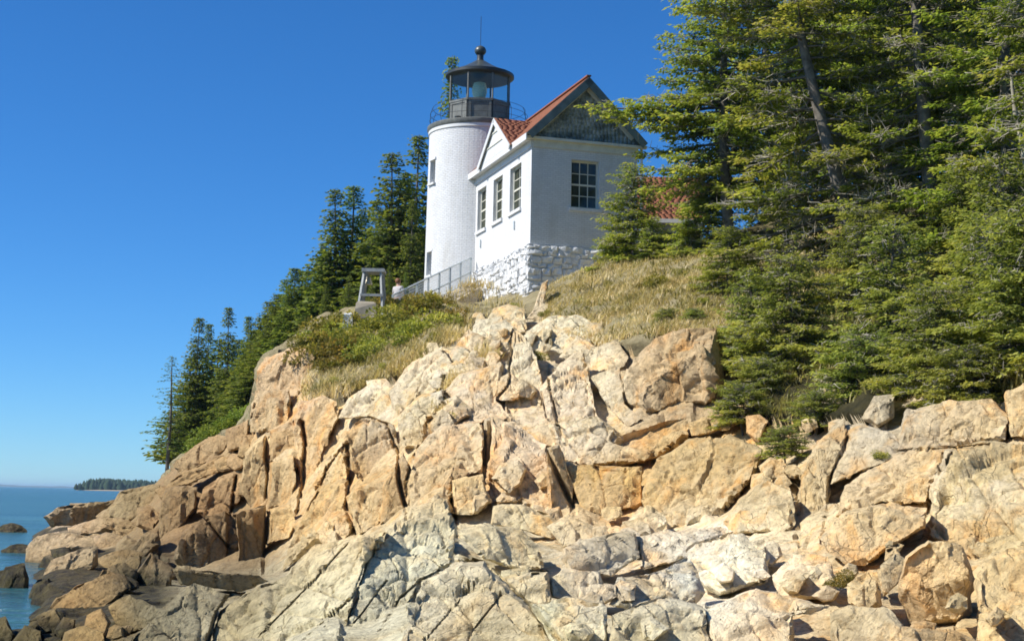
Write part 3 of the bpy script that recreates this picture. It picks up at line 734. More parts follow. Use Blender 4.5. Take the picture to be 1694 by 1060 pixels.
WL[CLIFF] = WL[SHORE] = np.zeros(3)
cl = lambda pts, **k: block('rock_block', pts, CLIFF, **{**k, 'hf': k.get('hf', .32) * .48, 'flush': True, 'yaw': k.get('yaw', 0) * 1.15})
sh = lambda pts, **k: block('rock_slab', pts, SHORE, **{**k, 'hf': k.get('hf', .3) * .62, 'flush': True})
bo = lambda label, pts, **k: block('boulder', pts, None, label=label, cat='boulder', **k)
# sea end of the cliff
cl([(424,612),(440,590),(480,576),(506,578),(505,640),(478,646),(424,652)], hf=.3, yaw=8, pit=.25)
cl([(499,594),(506,582),(522,580),(520,612),(505,648),(497,640)], hf=.35)
cl([(424,645),(478,642),(484,668),(476,702),(440,716),(410,714),(414,685)], hf=.3, pit=.3)
cl([(374,712),(412,692),(442,716),(422,736),(378,746)], hf=.3)
cl([(284,768),(310,745),(345,722),(374,722),(373,742),(340,765),(300,786)], hf=.35, pit=.6)
cl([(272,806),(300,782),(345,764),(385,744),(428,742),(402,764),(335,790),(284,814)], hf=.35, pit=.7)
cl([(258,940),(262,850),(272,808),(305,803),(326,808),(322,842),(300,872),(278,920)], hf=.3, yaw=10, pit=.2)
cl([(324,850),(338,806),(360,790),(388,780),(408,786),(412,832),(392,852),(352,872)], hf=.4, yaw=-16, pit=.2)
cl([(285,925),(300,882),(338,852),(395,846),(438,834),(443,880),(440,948),(375,952),(300,942)], hf=.32, yaw=-36, pit=.0, k={3:.5,2:.6})
cl([(286,942),(430,948),(446,965),(398,978),(300,966)], hf=.25, yaw=-34, pit=.0)
cl([(405,748),(440,716),(450,735),(447,765),(441,832),(412,836),(398,800)], hf=.35, yaw=-22, pit=.2)
cl([(446,712),(478,698),(500,702),(504,742),(486,756),(446,762)], hf=.35, yaw=-18, k={0:.6})
cl([(446,764),(486,752),(489,800),(479,836),(442,842)], hf=.28, yaw=12, pit=.15)
cl([(441,846),(480,832),(492,862),(478,892),(441,898)], hf=.3, yaw=0)
cl([(392,850),(438,836),(441,880),(436,944),(392,948)], hf=.12, yaw=-38, pit=.0, Yadd=-.5)
# white ridge and the yellow slabs
cl([(482,695),(498,665),(535,653),(556,663),(562,690),(546,720),(534,748),(520,790),(502,812),(490,765)], hf=.26, yaw=18, pit=.5)
cl([(560,690),(575,658),(620,628),(642,650),(656,682),(640,702),(612,690),(586,692)], hf=.3, yaw=6, pit=.7)
cl([(640,650),(682,598),(730,572),(748,600),(737,640),(692,660),(660,690)], hf=.28, yaw=10, pit=.7)
cl([(656,692),(690,656),(732,644),(732,690),(716,722),(690,742),(664,742)], hf=.34, yaw=-10, pit=.4)
cl([(566,722),(600,692),(652,702),(657,742),(642,790),(602,800),(575,772)], hf=.36, yaw=-24, pit=.3)
cl([(518,802),(540,760),(572,732),(580,780),(560,824),(530,832)], hf=.35, yaw=16, pit=.3)
cl([(466,948),(488,872),(530,806),(570,788),(586,820),(596,860),(590,892),(520,896)], hf=.2, yaw=22, pit=.6)
cl([(572,822),(602,800),(642,790),(662,830),(622,872),(592,888)], hf=.4, yaw=-18, pit=.3)
cl([(634,800),(668,745),(682,790),(674,850),(628,868)], hf=.4, yaw=-26, pit=.2)
# middle of the cliff
cl([(672,805),(690,740),(730,704),(792,698),(802,720),(796,780),(747,792),(746,848),(676,848)], hf=.16, yaw=10, pit=.5)
cl([(748,795),(800,782),(806,838),(780,852),(748,850)], hf=.3, yaw=5)
cl([(796,780),(802,694),(812,690),(813,722),(806,786)], hf=.5, yaw=-28, pit=.2)
cl([(804,792),(815,690),(850,698),(905,735),(922,762),(942,792),(946,832),(925,852),(900,852),(862,832),(815,834)], hf=.3, yaw=8, pit=.6, top=.6)
cl([(903,740),(926,735),(950,800),(946,842),(910,852)], hf=.22, yaw=-34, pit=.2, Yadd=-.55)
cl([(815,834),(862,834),(905,852),(935,870),(915,892),(860,876),(812,868)], hf=.36, yaw=4)
cl([(833,604),(850,545),(870,558),(890,590),(898,640),(893,702),(850,692),(822,660)], hf=.26, yaw=12, pit=.7)
cl([(895,642),(930,600),(962,578),(977,625),(987,682),(1012,722),(930,722),(905,702)], hf=.24, yaw=10, pit=.7)
cl([(905,702),(987,688),(1032,720),(1090,702),(1138,690),(1140,722),(1092,756),(1060,766),(980,772),(930,762)], hf=.36, yaw=2, pit=.4, k={1:.6,2:.6,3:.7})
cl([(935,770),(1060,772),(1066,832),(1002,852),(965,847),(946,800)], hf=.14, yaw=6, pit=.3)
cl([(1062,830),(1068,796),(1084,760),(1140,726),(1210,720),(1262,742),(1246,790),(1192,852),(1112,872),(1070,852)], hf=.3, yaw=6, pit=.6, round_=.5)
cl([(716,702),(722,658),(760,620),(830,600),(822,660),(850,692),(800,700),(742,706)], hf=.24, yaw=12, pit=.8)
cl([(974,622),(1026,610),(1034,690),(1062,694),(1040,704),(1010,682)], hf=.2, yaw=16, pit=.7)
cl([(1138,700),(1165,690),(1200,676),(1215,700),(1180,716),(1145,722)], hf=.4)
cl([(770,560),(790,530),(830,522),(850,540),(832,590),(790,606)], hf=.22, yaw=6, pit=.9)
cl([(884,505),(896,468),(906,462),(902,500),(925,508),(892,530),(872,526)], hf=.3, pit=.8)
cl([(925,590),(955,552),(985,570),(1020,560),(1040,590),(1020,612),(975,620),(960,580)], hf=.22, yaw=4, pit=.9)
cl([(796,548),(815,512),(842,502),(868,512),(872,545),(840,566)], hf=.3, pit=.9)
cl([(868,552),(905,524),(955,520),(990,540),(972,572),(915,592),(880,585)], hf=.25, pit=.95)
cl([(740,585),(775,545),(800,560),(795,610),(755,625)], hf=.28, pit=.9)
bo('big angular tan boulder with a dark hollow, perched below the grassy slope', [(1030,628),(1050,592),(1085,560),(1112,545),(1186,540),(1196,592),(1201,640),(1172,680),(1112,686),(1058,692),(1032,662)], hf=.42, yaw=-12, pit=.1, k={3:1.6,2:1.1}, lift=.35)
# right of the gully
cl([(1322,905),(1325,792),(1345,742),(1380,702),(1396,690),(1402,722),(1372,792),(1366,882),(1350,912)], hf=.3, yaw=10, pit=.7, Yadd=.9)
bo('pale three-cornered boulder below the gully, left of the tall cream column', [(1198,862),(1225,820),(1270,795),(1312,812),(1318,862),(1310,882),(1210,884)], hf=.36, yaw=6, pit=.6)
cl([(1356,890),(1400,850),(1460,830),(1532,840),(1532,872),(1482,902),(1442,932),(1400,937),(1370,917)], hf=.42, yaw=2, pit=.5, round_=.4)
cl([(1478,748),(1500,680),(1560,664),(1640,660),(1667,690),(1662,727),(1600,737),(1500,750)], hf=.32, yaw=4, pit=.6)
cl([(1664,652),(1700,640),(1745,650),(1740,722),(1672,722)], hf=.3, yaw=6)
cl([(1530,872),(1540,800),(1572,750),(1622,734),(1740,734),(1745,902),(1602,922),(1546,892)], hf=.22, yaw=6, pit=.8, round_=.3)
cl([(1396,804),(1450,770),(1530,734),(1572,745),(1542,800),(1532,832),(1460,830),(1382,852)], hf=.26, yaw=6, pit=.8)
cl([(1396,702),(1430,700),(1480,720),(1502,747),(1442,772),(1372,802),(1385,750)], hf=.24, yaw=8, pit=.8)
bo('grey-topped rock under the spruce branches at the top of the right-hand ledge', [(1424,692),(1445,655),(1482,650),(1478,690),(1452,708)], hf=.45, yaw=0)
bo('low grey rock in the shade at the head of the gully', [(1345,672),(1360,620),(1400,612),(1415,650),(1392,690),(1356,694)], hf=.4)
bo('whitish rock on the wooded slope between the two big trunks', [(1436,324),(1446,290),(1478,283),(1508,291),(1502,322)], hf=.4, ymin=38)
bo('pale stone in the grass at the foot of the leaning trunk', [(1405,388),(1416,372),(1448,368),(1468,378),(1462,392)], hf=.35, ymin=36, Yadd=-.4)
# foreground ledges
sh([(345,1090),(365,1010),(430,965),(470,948),(520,895),(578,890),(642,875),(604,930),(585,1000),(545,1090)], hf=.12, yaw=6, pit=.75)
sh([(642,875),(680,840),(735,824),(757,870),(752,930),(694,960),(648,1090),(548,1090),(588,1000),(606,930)], hf=.14, yaw=4, pit=.7)
sh([(754,932),(800,930),(832,960),(882,1010),(930,1090),(650,1090),(697,962)], hf=.12, yaw=4, pit=.7)
sh([(200,1090),(230,1045),(290,985),(322,965),(378,985),(362,1010),(342,1090)], hf=.22, yaw=8, pit=.7, wet=.0)
sh([(758,882),(800,865),(862,875),(892,905),(902,940),(862,946),(802,924)], hf=.3, yaw=0)
sh([(690,838),(712,822),(740,824),(752,846),(722,852)], hf=.35)
sh([(830,962),(866,948),(905,946),(912,986),(905,1010),(884,1010)], hf=.3)
sh([(905,960),(930,940),(992,945),(1002,985),(962,1002),(912,988)], hf=.28)
sh([(905,872),(940,850),(982,870),(987,890),(932,906)], hf=.35)
sh([(930,908),(985,887),(1052,876),(1058,920),(1012,952),(940,946)], hf=.22, pit=.7)
sh([(1055,890),(1110,876),(1195,868),(1215,882),(1150,900),(1120,928),(1062,940)], hf=.2, pit=.8)
bo('small rounded tan boulder sitting at the foot of the ochre cliff face', [(1032,868),(1060,838),(1086,844),(1093,865),(1062,882)], hf=.45, round_=.5)
bo('white sloping boulder, the whitest, at the foot of the cliff', [(1126,936),(1150,900),(1230,884),(1266,915),(1272,960),(1190,986),(1165,972)], hf=.3, yaw=6, pit=.9)
bo('pinkish white boulder left of the whitest boulder', [(1006,1002),(1020,955),(1072,950),(1142,920),(1167,977),(1150,1002),(1040,1012)], hf=.32, yaw=4, pit=.8)
bo('smooth pale block right of the whitest boulder', [(1278,952),(1310,914),(1370,918),(1383,960),(1376,992),(1290,987)], hf=.38, yaw=6, pit=.6, k={0:.8,1:.7})
sh([(1166,1004),(1250,975),(1300,985),(1372,1002),(1312,1010),(1310,1090),(1180,1090)], hf=.3, pit=.6, k={0:.6,1:.5})
sh([(1012,1016),(1100,985),(1162,1002),(1184,1090),(1005,1090)], hf=.28, pit=.6)
sh([(880,1002),(940,986),(1004,1002),(1006,1090),(928,1090)], hf=.25, pit=.6)
bo('square brown boulder with a shaded front and a crack round it, low at the right', [(1486,962),(1500,920),(1535,894),(1592,905),(1612,960),(1607,1012),(1586,1036),(1505,1032),(1488,992)], hf=.5, yaw=-22, pit=-.25, k={0:1.2,1:.8}, lift=.3)
sh([(1608,945),(1640,915),(1745,898),(1745,1090),(1622,1090)], hf=.2, yaw=6, pit=.7)
bo('narrow upright stone in the clutter left of the square brown boulder', [(1400,965),(1432,945),(1452,944),(1460,1000),(1440,1012),(1404,998)], hf=.4, yaw=-4)
sh([(1372,1014),(1404,1000),(1462,1004),(1492,1034),(1500,1090),(1376,1090)], hf=.3, pit=.5)
sh([(1494,1040),(1582,1042),(1622,1062),(1626,1090),(1500,1090)], hf=.3, pit=.8)
sh([(1455,935),(1482,915),(1500,925),(1488,962),(1462,985)], hf=.4)
# loose shore rocks at the sea end
bo('pinkish pale-topped boulder at the water, biggest rock of the shore', [(42,968),(44,905),(62,886),(112,880),(152,890),(160,912),(120,918),(80,926),(66,960)], hf=.42, yaw=14, pit=.3, k={2:.8,3:.8,4:.9,5:1.2}, wet=.25)
bo('dark-sided wedge of rock leaning on the pinkish shore boulder', [(66,962),(84,926),(140,905),(160,905),(162,936),(118,966),(86,978)], hf=.35, yaw=-36, pit=.0, wet=.5)
bo('ochre boulder with weed on its lower side, right of the weed mat', [(74,1014),(92,988),(140,965),(176,944),(206,950),(217,972),(172,1012),(122,1047),(82,1027)], hf=.42, yaw=6, pit=.4, round_=.3, wet=.3)
bo('small yellowish stone at the bottom corner by the water', [(12,1072),(40,1034),(66,1044),(74,1074)], hf=.45, round_=.3, wet=.2)
cl([(74,856),(95,837),(150,831),(192,825),(197,850),(140,866),(85,873)], hf=.4, pit=.4)
cl([(174,842),(200,815),(235,804),(266,798),(258,850),(216,862),(185,856)], hf=.42, yaw=6, pit=.4)
cl([(112,872),(170,854),(216,861),(257,859),(252,892),(180,893),(120,887)], hf=.4, pit=.3)
bo('grey slab leaning up the shore beside the brown cliff foot', [(198,928),(240,882),(262,870),(264,902),(226,938)], hf=.4, yaw=8, wet=.2)
bo('flat brown rock between the pinkish boulder and the grey leaning slab', [(154,926),(200,908),(236,914),(226,946),(180,948)], hf=.4, pit=.4, wet=.25)
bo('black weed-covered rock below the flat brown rock', [(180,1002),(215,983),(257,1005),(247,1042),(198,1047)], hf=.4)
bo('dark jagged rock at the foot of the brown cliff', [(222,950),(250,915),(287,940),(282,982),(240,1002)], hf=.45)
bo('rounded wet boulder in the weed, left of the ochre boulder', [(48,1012),(54,982),(80,966),(106,974),(104,1002),(78,1018)], hf=.5, round_=.5)
bo('dark rounded boulder tucked behind the ochre boulder', [(168,962),(178,936),(206,930),(228,944),(226,968),(196,978)], hf=.5, round_=.5)
bo('low tan boulder at the bottom edge, right of the small yellowish stone', [(96,1075),(108,1044),(140,1034),(170,1046),(176,1075)], hf=.45, round_=.4, wet=.3)
bo('wet dark rock at the frame corner beside the yellowish stone', [(-40,1100),(-20,1030),(10,1020),(26,1050),(10,1100)], hf=.4)
bo('low weed-hung rock awash left of the pinkish boulder', [(-6,984),(-2,962),(10,938),(40,930),(48,955),(46,984)], hf=.4, Yfix=37)
for (a, b, w, t) in ((18,872,26,'small dark rock standing in the sea off the point'), (32,905,30,'flat brown rock awash off the point'), (14,948,30,'low black rock awash in the near channel')):
    Yw = 2500 * 2.4 / (b + 6 - 804); block('boulder', [(a - w, b + 16), (a - w * 1.0, b + 5), (a - w * .5, b - 4), (a + w * .1, b - 7), (a + w * .7, b - 3), (a + w, b + 6), (a + w, b + 16)], None, label=t, cat='boulder', Yfix=Yw, hf=.5)

# ---------------------------------------------------------------- broken rubble between the big blocks
rr_ = np.random.default_rng(2024)
RUB = [([(760,860),(1060,840),(1100,880),(1000,960),(1180,1000),(1180,1056),(930,1056),(820,950)], 24, 22, 46, SHORE), ([(440,690),(740,590),(900,640),(950,830),(760,860),(480,920)], 30, 22, 48, CLIFF),
       ([(1180,880),(1480,900),(1480,1050),(1380,1056),(1200,1000)], 12, 20, 40, SHORE), ([(70,860),(260,850),(280,1000),(200,1056),(30,1056),(60,960)], 26, 16, 40, CLIFF), ([(760,520),(1030,545),(1020,610),(880,600),(700,650),(640,640)], 26, 14, 30, CLIFF),
       ([(270,790),(440,720),(450,930),(280,930)], 18, 12, 32, CLIFF), ([(1180,690),(1460,700),(1380,760),(1240,880)], 14, 18, 36, CLIFF), ([(1460,900),(1690,930),(1690,1056),(1480,1056)], 8, 20, 40, SHORE)]
for poly, n, lo_, hi_, par in RUB:
    poly = np.array(poly, float); k_ = 0
    while k_ < n:
        c = rr_.uniform(poly.min(0), poly.max(0))
        if not inpoly(c[None, 0], c[None, 1], poly)[0]: continue
        k_ += 1; r = rr_.uniform(lo_, hi_) * .75; m = int(rr_.integers(5, 8)); a0 = rr_.uniform(0, 6.28); st_ = rr_.uniform(.6, 1.0); tl = rr_.uniform(-.5, .9)
        a = a0 + (np.arange(m) + rr_.uniform(-.28, .28, m)) * 2 * math.pi / m; q = np.stack([np.cos(a) * rr_.uniform(.75, 1.15, m), np.sin(a) * st_ * rr_.uniform(.75, 1.15, m)], 1) * r
        q = q @ np.array([[math.cos(tl), -math.sin(tl)], [math.sin(tl), math.cos(tl)]])
        block('rock_block' if par is CLIFF else 'rock_slab', c + q, par, hf=rr_.uniform(.25, .45), flush=True, yaw=rr_.uniform(-14, 18), pit=rr_.uniform(.3, .8), lift=rr_.uniform(.0, .2), step=3.4)
# ---------------------------------------------------------------- lighthouse tower
TY = 66.6
tx = P(790, 300, TY)[0]
def zt(py, Y=TY, px=790): return float(P(px, py, Y)[2])
def mpp(Y): return Y / FPX
R_T = 84 * mpp(TY) * 0.985
zb, zd = zt(500), zt(218)
tower = empty('lighthouse', (tx, TY, zb), 'white round brick lighthouse tower with black glazed lantern on top', 'lighthouse')
def th_of(px): return math.asin(max(-.999, min(.999, (px - 790) * mpp(TY) / R_T)))      # angle from the direction towards the viewer
def tp(th, r, z): return np.array([tx + r * math.sin(th), TY - r * math.cos(th), z])
def rad(z): return R_T * (1.035 - 0.035 * (z - zb) / (zd - zb))
wins = []
for (c, w, y0, y1) in ((-1.10, 0.125, 300, 262), (-1.13, 0.125, 453, 414)):
    wins.append((c - w, c + w, zt(y0, 65.2, 712), zt(y1, 65.2, 712)))
ths = sorted(set(list(np.linspace(-math.pi, math.pi, 73)) + [w[q] for w in wins for q in (0, 1)]))
zsl = sorted(set(list(np.linspace(zb - 1.0, zd, 16)) + [w[q] for w in wins for q in (2, 3)]))
mb = MB()
for a0, a1 in zip(ths[:-1], ths[1:]):
    for z0, z1 in zip(zsl[:-1], zsl[1:]):
        am, zm = (a0 + a1) / 2, (z0 + z1) / 2
        if any(w[0] < am < w[1] and w[2] < zm < w[3] for w in wins): continue
        mb.add([tp(a0, rad(z0), z0), tp(a1, rad(z0), z0), tp(a1, rad(z1), z1), tp(a0, rad(z1), z1)], [(0, 1, 2, 3)],
               [[(a0 * R_T, z0), (a1 * R_T, z0), (a1 * R_T, z1), (a0 * R_T, z1)]])
for w in wins:
    a0, a1, z0, z1 = w; ri = R_T - 0.34
    o = [tp(a, rad(z), z) for a, z in ((a0, z0), (a1, z0), (a1, z1), (a0, z1))]; i_ = [tp(a, ri, z) for a, z in ((a0, z0), (a1, z0), (a1, z1), (a0, z1))]
    for q in range(4):
        mb.add([o[q], o[(q + 1) % 4], i_[(q + 1) % 4], i_[q]], [(0, 3, 2, 1)], [[(0, 0), (0, .3), (.3, .3), (.3, 0)]])
mb.build('tower_wall', M['brick'], tower, smooth=50)
for w in wins:
    a0, a1, z0, z1 = w; am = (a0 + a1) / 2; ri = R_T - 0.30
    tang = np.array([math.cos(am), math.sin(am), 0]); nrm = np.array([math.sin(am), -math.cos(am), 0]); W_ = 2 * R_T * math.sin((a1 - a0) / 2)
    o = tp(am, ri, z0) - tang * W_ / 2 - nrm * 0.06; Z = np.array([0, 0, 1.0]); H_ = z1 - z0
    f = MB(); t = .04
    f.obox(o, tang * t, nrm * .07, Z * H_); f.obox(o + tang * (W_ - t), tang * t, nrm * .07, Z * H_)
    f.obox(o + tang * t, tang * (W_ - 2 * t), nrm * .07, Z * t); f.obox(o + tang * t + Z * (H_ - t), tang * (W_ - 2 * t), nrm * .07, Z * t)
    f.obox(o + tang * t + Z * (H_ * .5), tang * (W_ - 2 * t), nrm * .065, Z * .045)
    fo = f.build('tower_window', M['cream'], tower)
    MB().obox(o + tang * t + nrm * .01 + Z * t, tang * (W_ - 2 * t), nrm * .02, Z * (H_ - 2 * t)).build('pane', M['pane'], fo)
    MB().obox(tp(am, R_T - .05, z0) - tang * (W_ / 2 + .06) - Z * .09, tang * (W_ + .12), nrm * .16, Z * .085).build('sill', M['stone'], fo)
    MB().obox(tp(am, R_T - .1, z1) - tang * (W_ / 2 + .05) + Z * .003, tang * (W_ + .1), nrm * .15, Z * .10).build('lintel', M['stone'], fo)
c0 = np.array([tx, TY, zd])
MB().lathe(c0, [(R_T + .01, -.30), (R_T + .05, -.27), (R_T + .05, -.12), (R_T + .02, -.10)], 64).build('cornice_band', M['white'], tower, smooth=40)
dk = MB().lathe(c0, [(R_T * .9, -.115), (R_T + .06, -.13), (R_T + .11, -.06), (R_T + .11, .08), (R_T + .06, .11), (R_T * .5, .10)], 64).build('gallery_deck', M['iron'], tower, smooth=40)
rl = MB(); RR = R_T - .06
for k in range(12):
    a = 2 * math.pi * k / 12 + .2; x, y = math.cos(a), math.sin(a)
    rl.tube([c0 + (RR * x, RR * y, .08), c0 + ((RR + .07) * x, (RR + .07) * y, .35), c0 + ((RR + .05) * x, (RR + .05) * y, .70), c0 + ((RR - .06) * x, (RR - .06) * y, .98)], .011, 5)
for (r, z) in ((RR + .07, .40), (RR + .05, .70), (RR - .06, .98)):
    rl.tube([c0 + (r * math.cos(q), r * math.sin(q), z) for q in np.linspace(0, 2 * math.pi, 49)], .010, 5, cap=False)
rl.build('gallery_railing', M['black'], tower)
# lantern
RL = 54 * mpp(TY)
zg0, zg1 = zt(176), zt(131)
rot = math.radians(22.5 + 3)
hl = zg0 - zd
MB().lathe(c0, [(RL * .985, .08), (RL * .985, hl)], 8, rot).build('lantern_wall', M['black'], tower)
ringm = MB()
def octp(k, r, z): a = 2 * math.pi * k / 8 + rot; return np.array([tx + r * math.cos(a), TY + r * math.sin(a), z])
for k in range(8):
    p, q = octp(k, RL, zd + .10), octp(k + 1, RL, zd + .10); u = q - p; L = np.linalg.norm(u); u /= L; n = np.array([u[1], -u[0], 0]); Z = np.array([0, 0, 1.])
    h = hl - .14; pm = MB(); p0 = p + n * (-.03)
    pm.obox(p0 + u * .06, u * (L - .12), n * .02, Z * h)
    pm.obox(p0 + u * .05, u * .10, n * .05, Z * h); pm.obox(p0 + u * (L - .15), u * .10, n * .05, Z * h)
    pm.obox(p0 + u * .15, u * (L - .30), n * .048, Z * .10); pm.obox(p0 + u * .15 + Z * (h - .10), u * (L - .30), n * .048, Z * .10)
    w_ = pm.build('lantern_panel', M['iron'], tower)
    if k % 2 == 0:
        MB().lathe(p0 + u * L * .5 + n * .05 + Z * .32, [(0.14, -.06), (0.16, 0), (.02, .02)], 10).build('vent', M['black'], w_)
    g = octp(k, RL * .97, zg0 + .05); g2 = octp(k + 1, RL * .97, zg0 + .05)
    MB().add([g, g2, g2 + Z * (zg1 - zg0 - .05), g + Z * (zg1 - zg0 - .05)], [(0, 1, 2, 3)]).build('glass_pane', M['glass'], tower)
    MB().tube([octp(k, RL * .985, zg0), octp(k, RL * .985, zg1)], .045, 6).build('mullion', M['iron'], tower)
MB().lathe((tx, TY, zg0 - .10), [(RL * .97, 0), (.05, .02)], 8, rot).build('lantern_bounce_floor', M['white'], tower)  # unseen white floor added to bounce sun onto the lantern ceiling
MB().lathe((tx, TY, zg0 - .05), [(RL * .90, 0), (RL * 1.03, 0), (RL * 1.03, .09), (RL * .90, .09)], 8, rot).build('glazing_ring', M['iron'], tower)
MB().lathe((tx, TY, zg1), [(RL * .88, -.04), (RL * 1.01, -.04), (RL * 1.08, .04), (RL * 1.08, .16), (RL * .98, .20)], 32, rot).build('eave_ring', M['black'], tower, smooth=40)
zr = zg1 + .18; zap = zt(101)
rp = [(RL * 1.06, 0)] + [(RL * (1.06 - .92 * t), (zap - zr) * (t * .72 + .28 * t ** 2.2)) for t in np.linspace(.1, 1, 9)]
MB().lathe((tx, TY, zr), rp, 16, rot).build('lantern_roof', M['dome'], tower, smooth=25)
MB().lathe((tx, TY, zr - .02), [(RL * .96, 0), (RL * .5, .12), (.1, .2)], 24, rot, caps=False).build('lantern_ceiling', M['domeinner'], tower, smooth=40)
zv = zap - .02
MB().lathe((tx, TY, zv), [(.17, 0), (.15, .10), (.15, .30), (.20, .32)], 16).build('roof_vent', M['black'], tower, smooth=40)
MB().lathe((tx, TY, zv + .30), [(.08, 0), (.22, .05), (.27, .14), (.26, .24), (.20, .34), (.10, .40), (.03, .43)], 20).build('vent_ball', M['dome'], tower, smooth=60)
MB().tube([(tx, TY, zv + .7), (tx, TY, zv + 2.1)], .012, 5).build('lightning_rod', M['black'], tower)
zl = zg0 - .05
ln = empty('lens', (tx, TY, zl), None, None); ln.parent = tower; ln.location = np.array([tx, TY, zl]) - WL[tower]
MB().lathe((tx, TY, zl), [(.30, 0), (.26, .12), (.12, .16), (.12, .4)], 16).build('pedestal', M['iron'], ln, smooth=40)
pr = [(.18, .40)]
for q in range(9): z = .42 + q * .08; r = .22 + .08 * math.sin(math.pi * (q + .5) / 9); pr += [(r, z), (r + .05, z + .03), (r, z + .065)]
pr += [(.15, 1.16)]
MB().lathe((tx, TY, zl), pr, 24).build('lens_drum', M['lens'], ln)

# ---------------------------------------------------------------- brick entry house beside the tower
HY = 57.0
C0 = P(877, 403, HY); C0z = C0[2]
ang = math.radians(17.3)
A_ = np.array([-math.sin(ang), math.cos(ang), 0]); B_ = np.array([math.cos(ang), math.sin(ang), 0]); Z_ = np.array([0, 0, 1.0])
zt_h = float(P(880, 230, HY)[2]) - C0z
C0 = np.array([(P(880, 230, HY)[0] + C0[0]) / 2, HY, C0z])
def H(a, b, z): return C0 + a * A_ + b * B_ + z * Z_
def solve(axis, px, py):
    lo, hi = 0.0, 14.0
    d = A_ if axis == 'a' else B_
    sgn = -1 if axis == 'a' else 1
    for _ in range(50):
        m = (lo + hi) / 2; x, y = proj(C0 + d * m + Z_ * 1.9)
        x = x - math.sin(ROLL) * 0
        if (x - px) * sgn < 0: lo = m
        else: hi = m
    return m
LA = solve('a', 774, 0); WB = solve('b', 1054, 0)
def zat(axis, t, py):
    p = C0 + (A_ if axis == 'a' else B_) * t
    lo, hi = -3.0, 9.0
    for _ in range(50):
        m = (lo + hi) / 2
        if proj(p + Z_ * m)[1] > py: lo = m
        else: hi = m
    return m
house = empty('entry_house', H(LA / 2, WB / 2, -1.5), 'white brick gabled entry house on a stone foundation, joined to the lighthouse tower', 'house')
print('house', LA, WB, zt_h)
def wall_panel(mb, axis, L, z0, z1, holes, fixed, depth=.2):
    us = sorted(set([0, L] + [h[q] for h in holes for q in (0, 1)])); zs = sorted(set([z0, z1] + [h[q] for h in holes for q in (2, 3)]))
    pt = (lambda u, z, d=0: H(u, fixed + d, z)) if axis == 'a' else (lambda u, z, d=0: H(fixed + d, u, z))
    for u0, u1 in zip(us[:-1], us[1:]):
        for a, b in zip(zs[:-1], zs[1:]):
            um, zm = (u0 + u1) / 2, (a + b) / 2
            if any(h[0] < um < h[1] and h[2] < zm < h[3] for h in holes): continue
            f = (0, 3, 2, 1) if axis == 'a' else (0, 1, 2, 3)
            uv = [(u0, a), (u1, a), (u1, b), (u0, b)]
            mb.add([pt(u0, a), pt(u1, a), pt(u1, b), pt(u0, b)], [f], [[uv[i] for i in f]])
    for h in holes:
        q = [(h[0], h[2]), (h[1], h[2]), (h[1], h[3]), (h[0], h[3])]
        for i in range(4):
            (u0, a), (u1, b) = q[i], q[(i + 1) % 4]
            mb.add([pt(u0, a), pt(u1, b), pt(u1, b, depth), pt(u0, a, depth)], [(0, 1, 2, 3)], [[(0, 0), (.3, 0), (.3, .3), (0, .3)]])
holesA = []
for (xl, xr, yt, yb) in ((843, 861.5, 270, 350), (815.5, 830.5, 292, 367), (789.5, 803.5, 311, 383)):
    a0, a1 = solve('a', xr, 0), solve('a', xl, 0); am = (a0 + a1) / 2
    holesA.append((a0, a1, zat('a', am, yb - 2), zat('a', am, yt + 2)))
zlo = np.mean([h[2] for h in holesA]); zhi = np.mean([h[3] for h in holesA]); print(holesA)
holesA = [(h[0], h[1], zlo, zhi) for h in holesA]
b0, b1 = solve('b', 944.5, 0), solve('b', 991, 0)
holesB = [(b0, b1, zat('b', (b0 + b1) / 2, 345), zat('b', (b0 + b1) / 2, 266))]
mb = MB()
wall_panel(mb, 'a', LA, -0.02, zt_h, holesA, 0.0); wall_panel(mb, 'b', WB, -0.02, zt_h, holesB, 0.0)
mb.add([H(0, WB, 0), H(LA, WB, 0), H(LA, WB, zt_h), H(0, WB, zt_h)], [(0, 1, 2, 3)], [[(0, 0), (LA, 0), (LA, zt_h), (0, zt_h)]])
mb.add([H(LA, 0, 0), H(LA, WB, 0), H(LA, WB, zt_h), H(LA, 0, zt_h)], [(3, 2, 1, 0)], [[(0, zt_h), (WB, zt_h), (WB, 0), (0, 0)]])
mb.build('brick_wall', M['brick'], house)
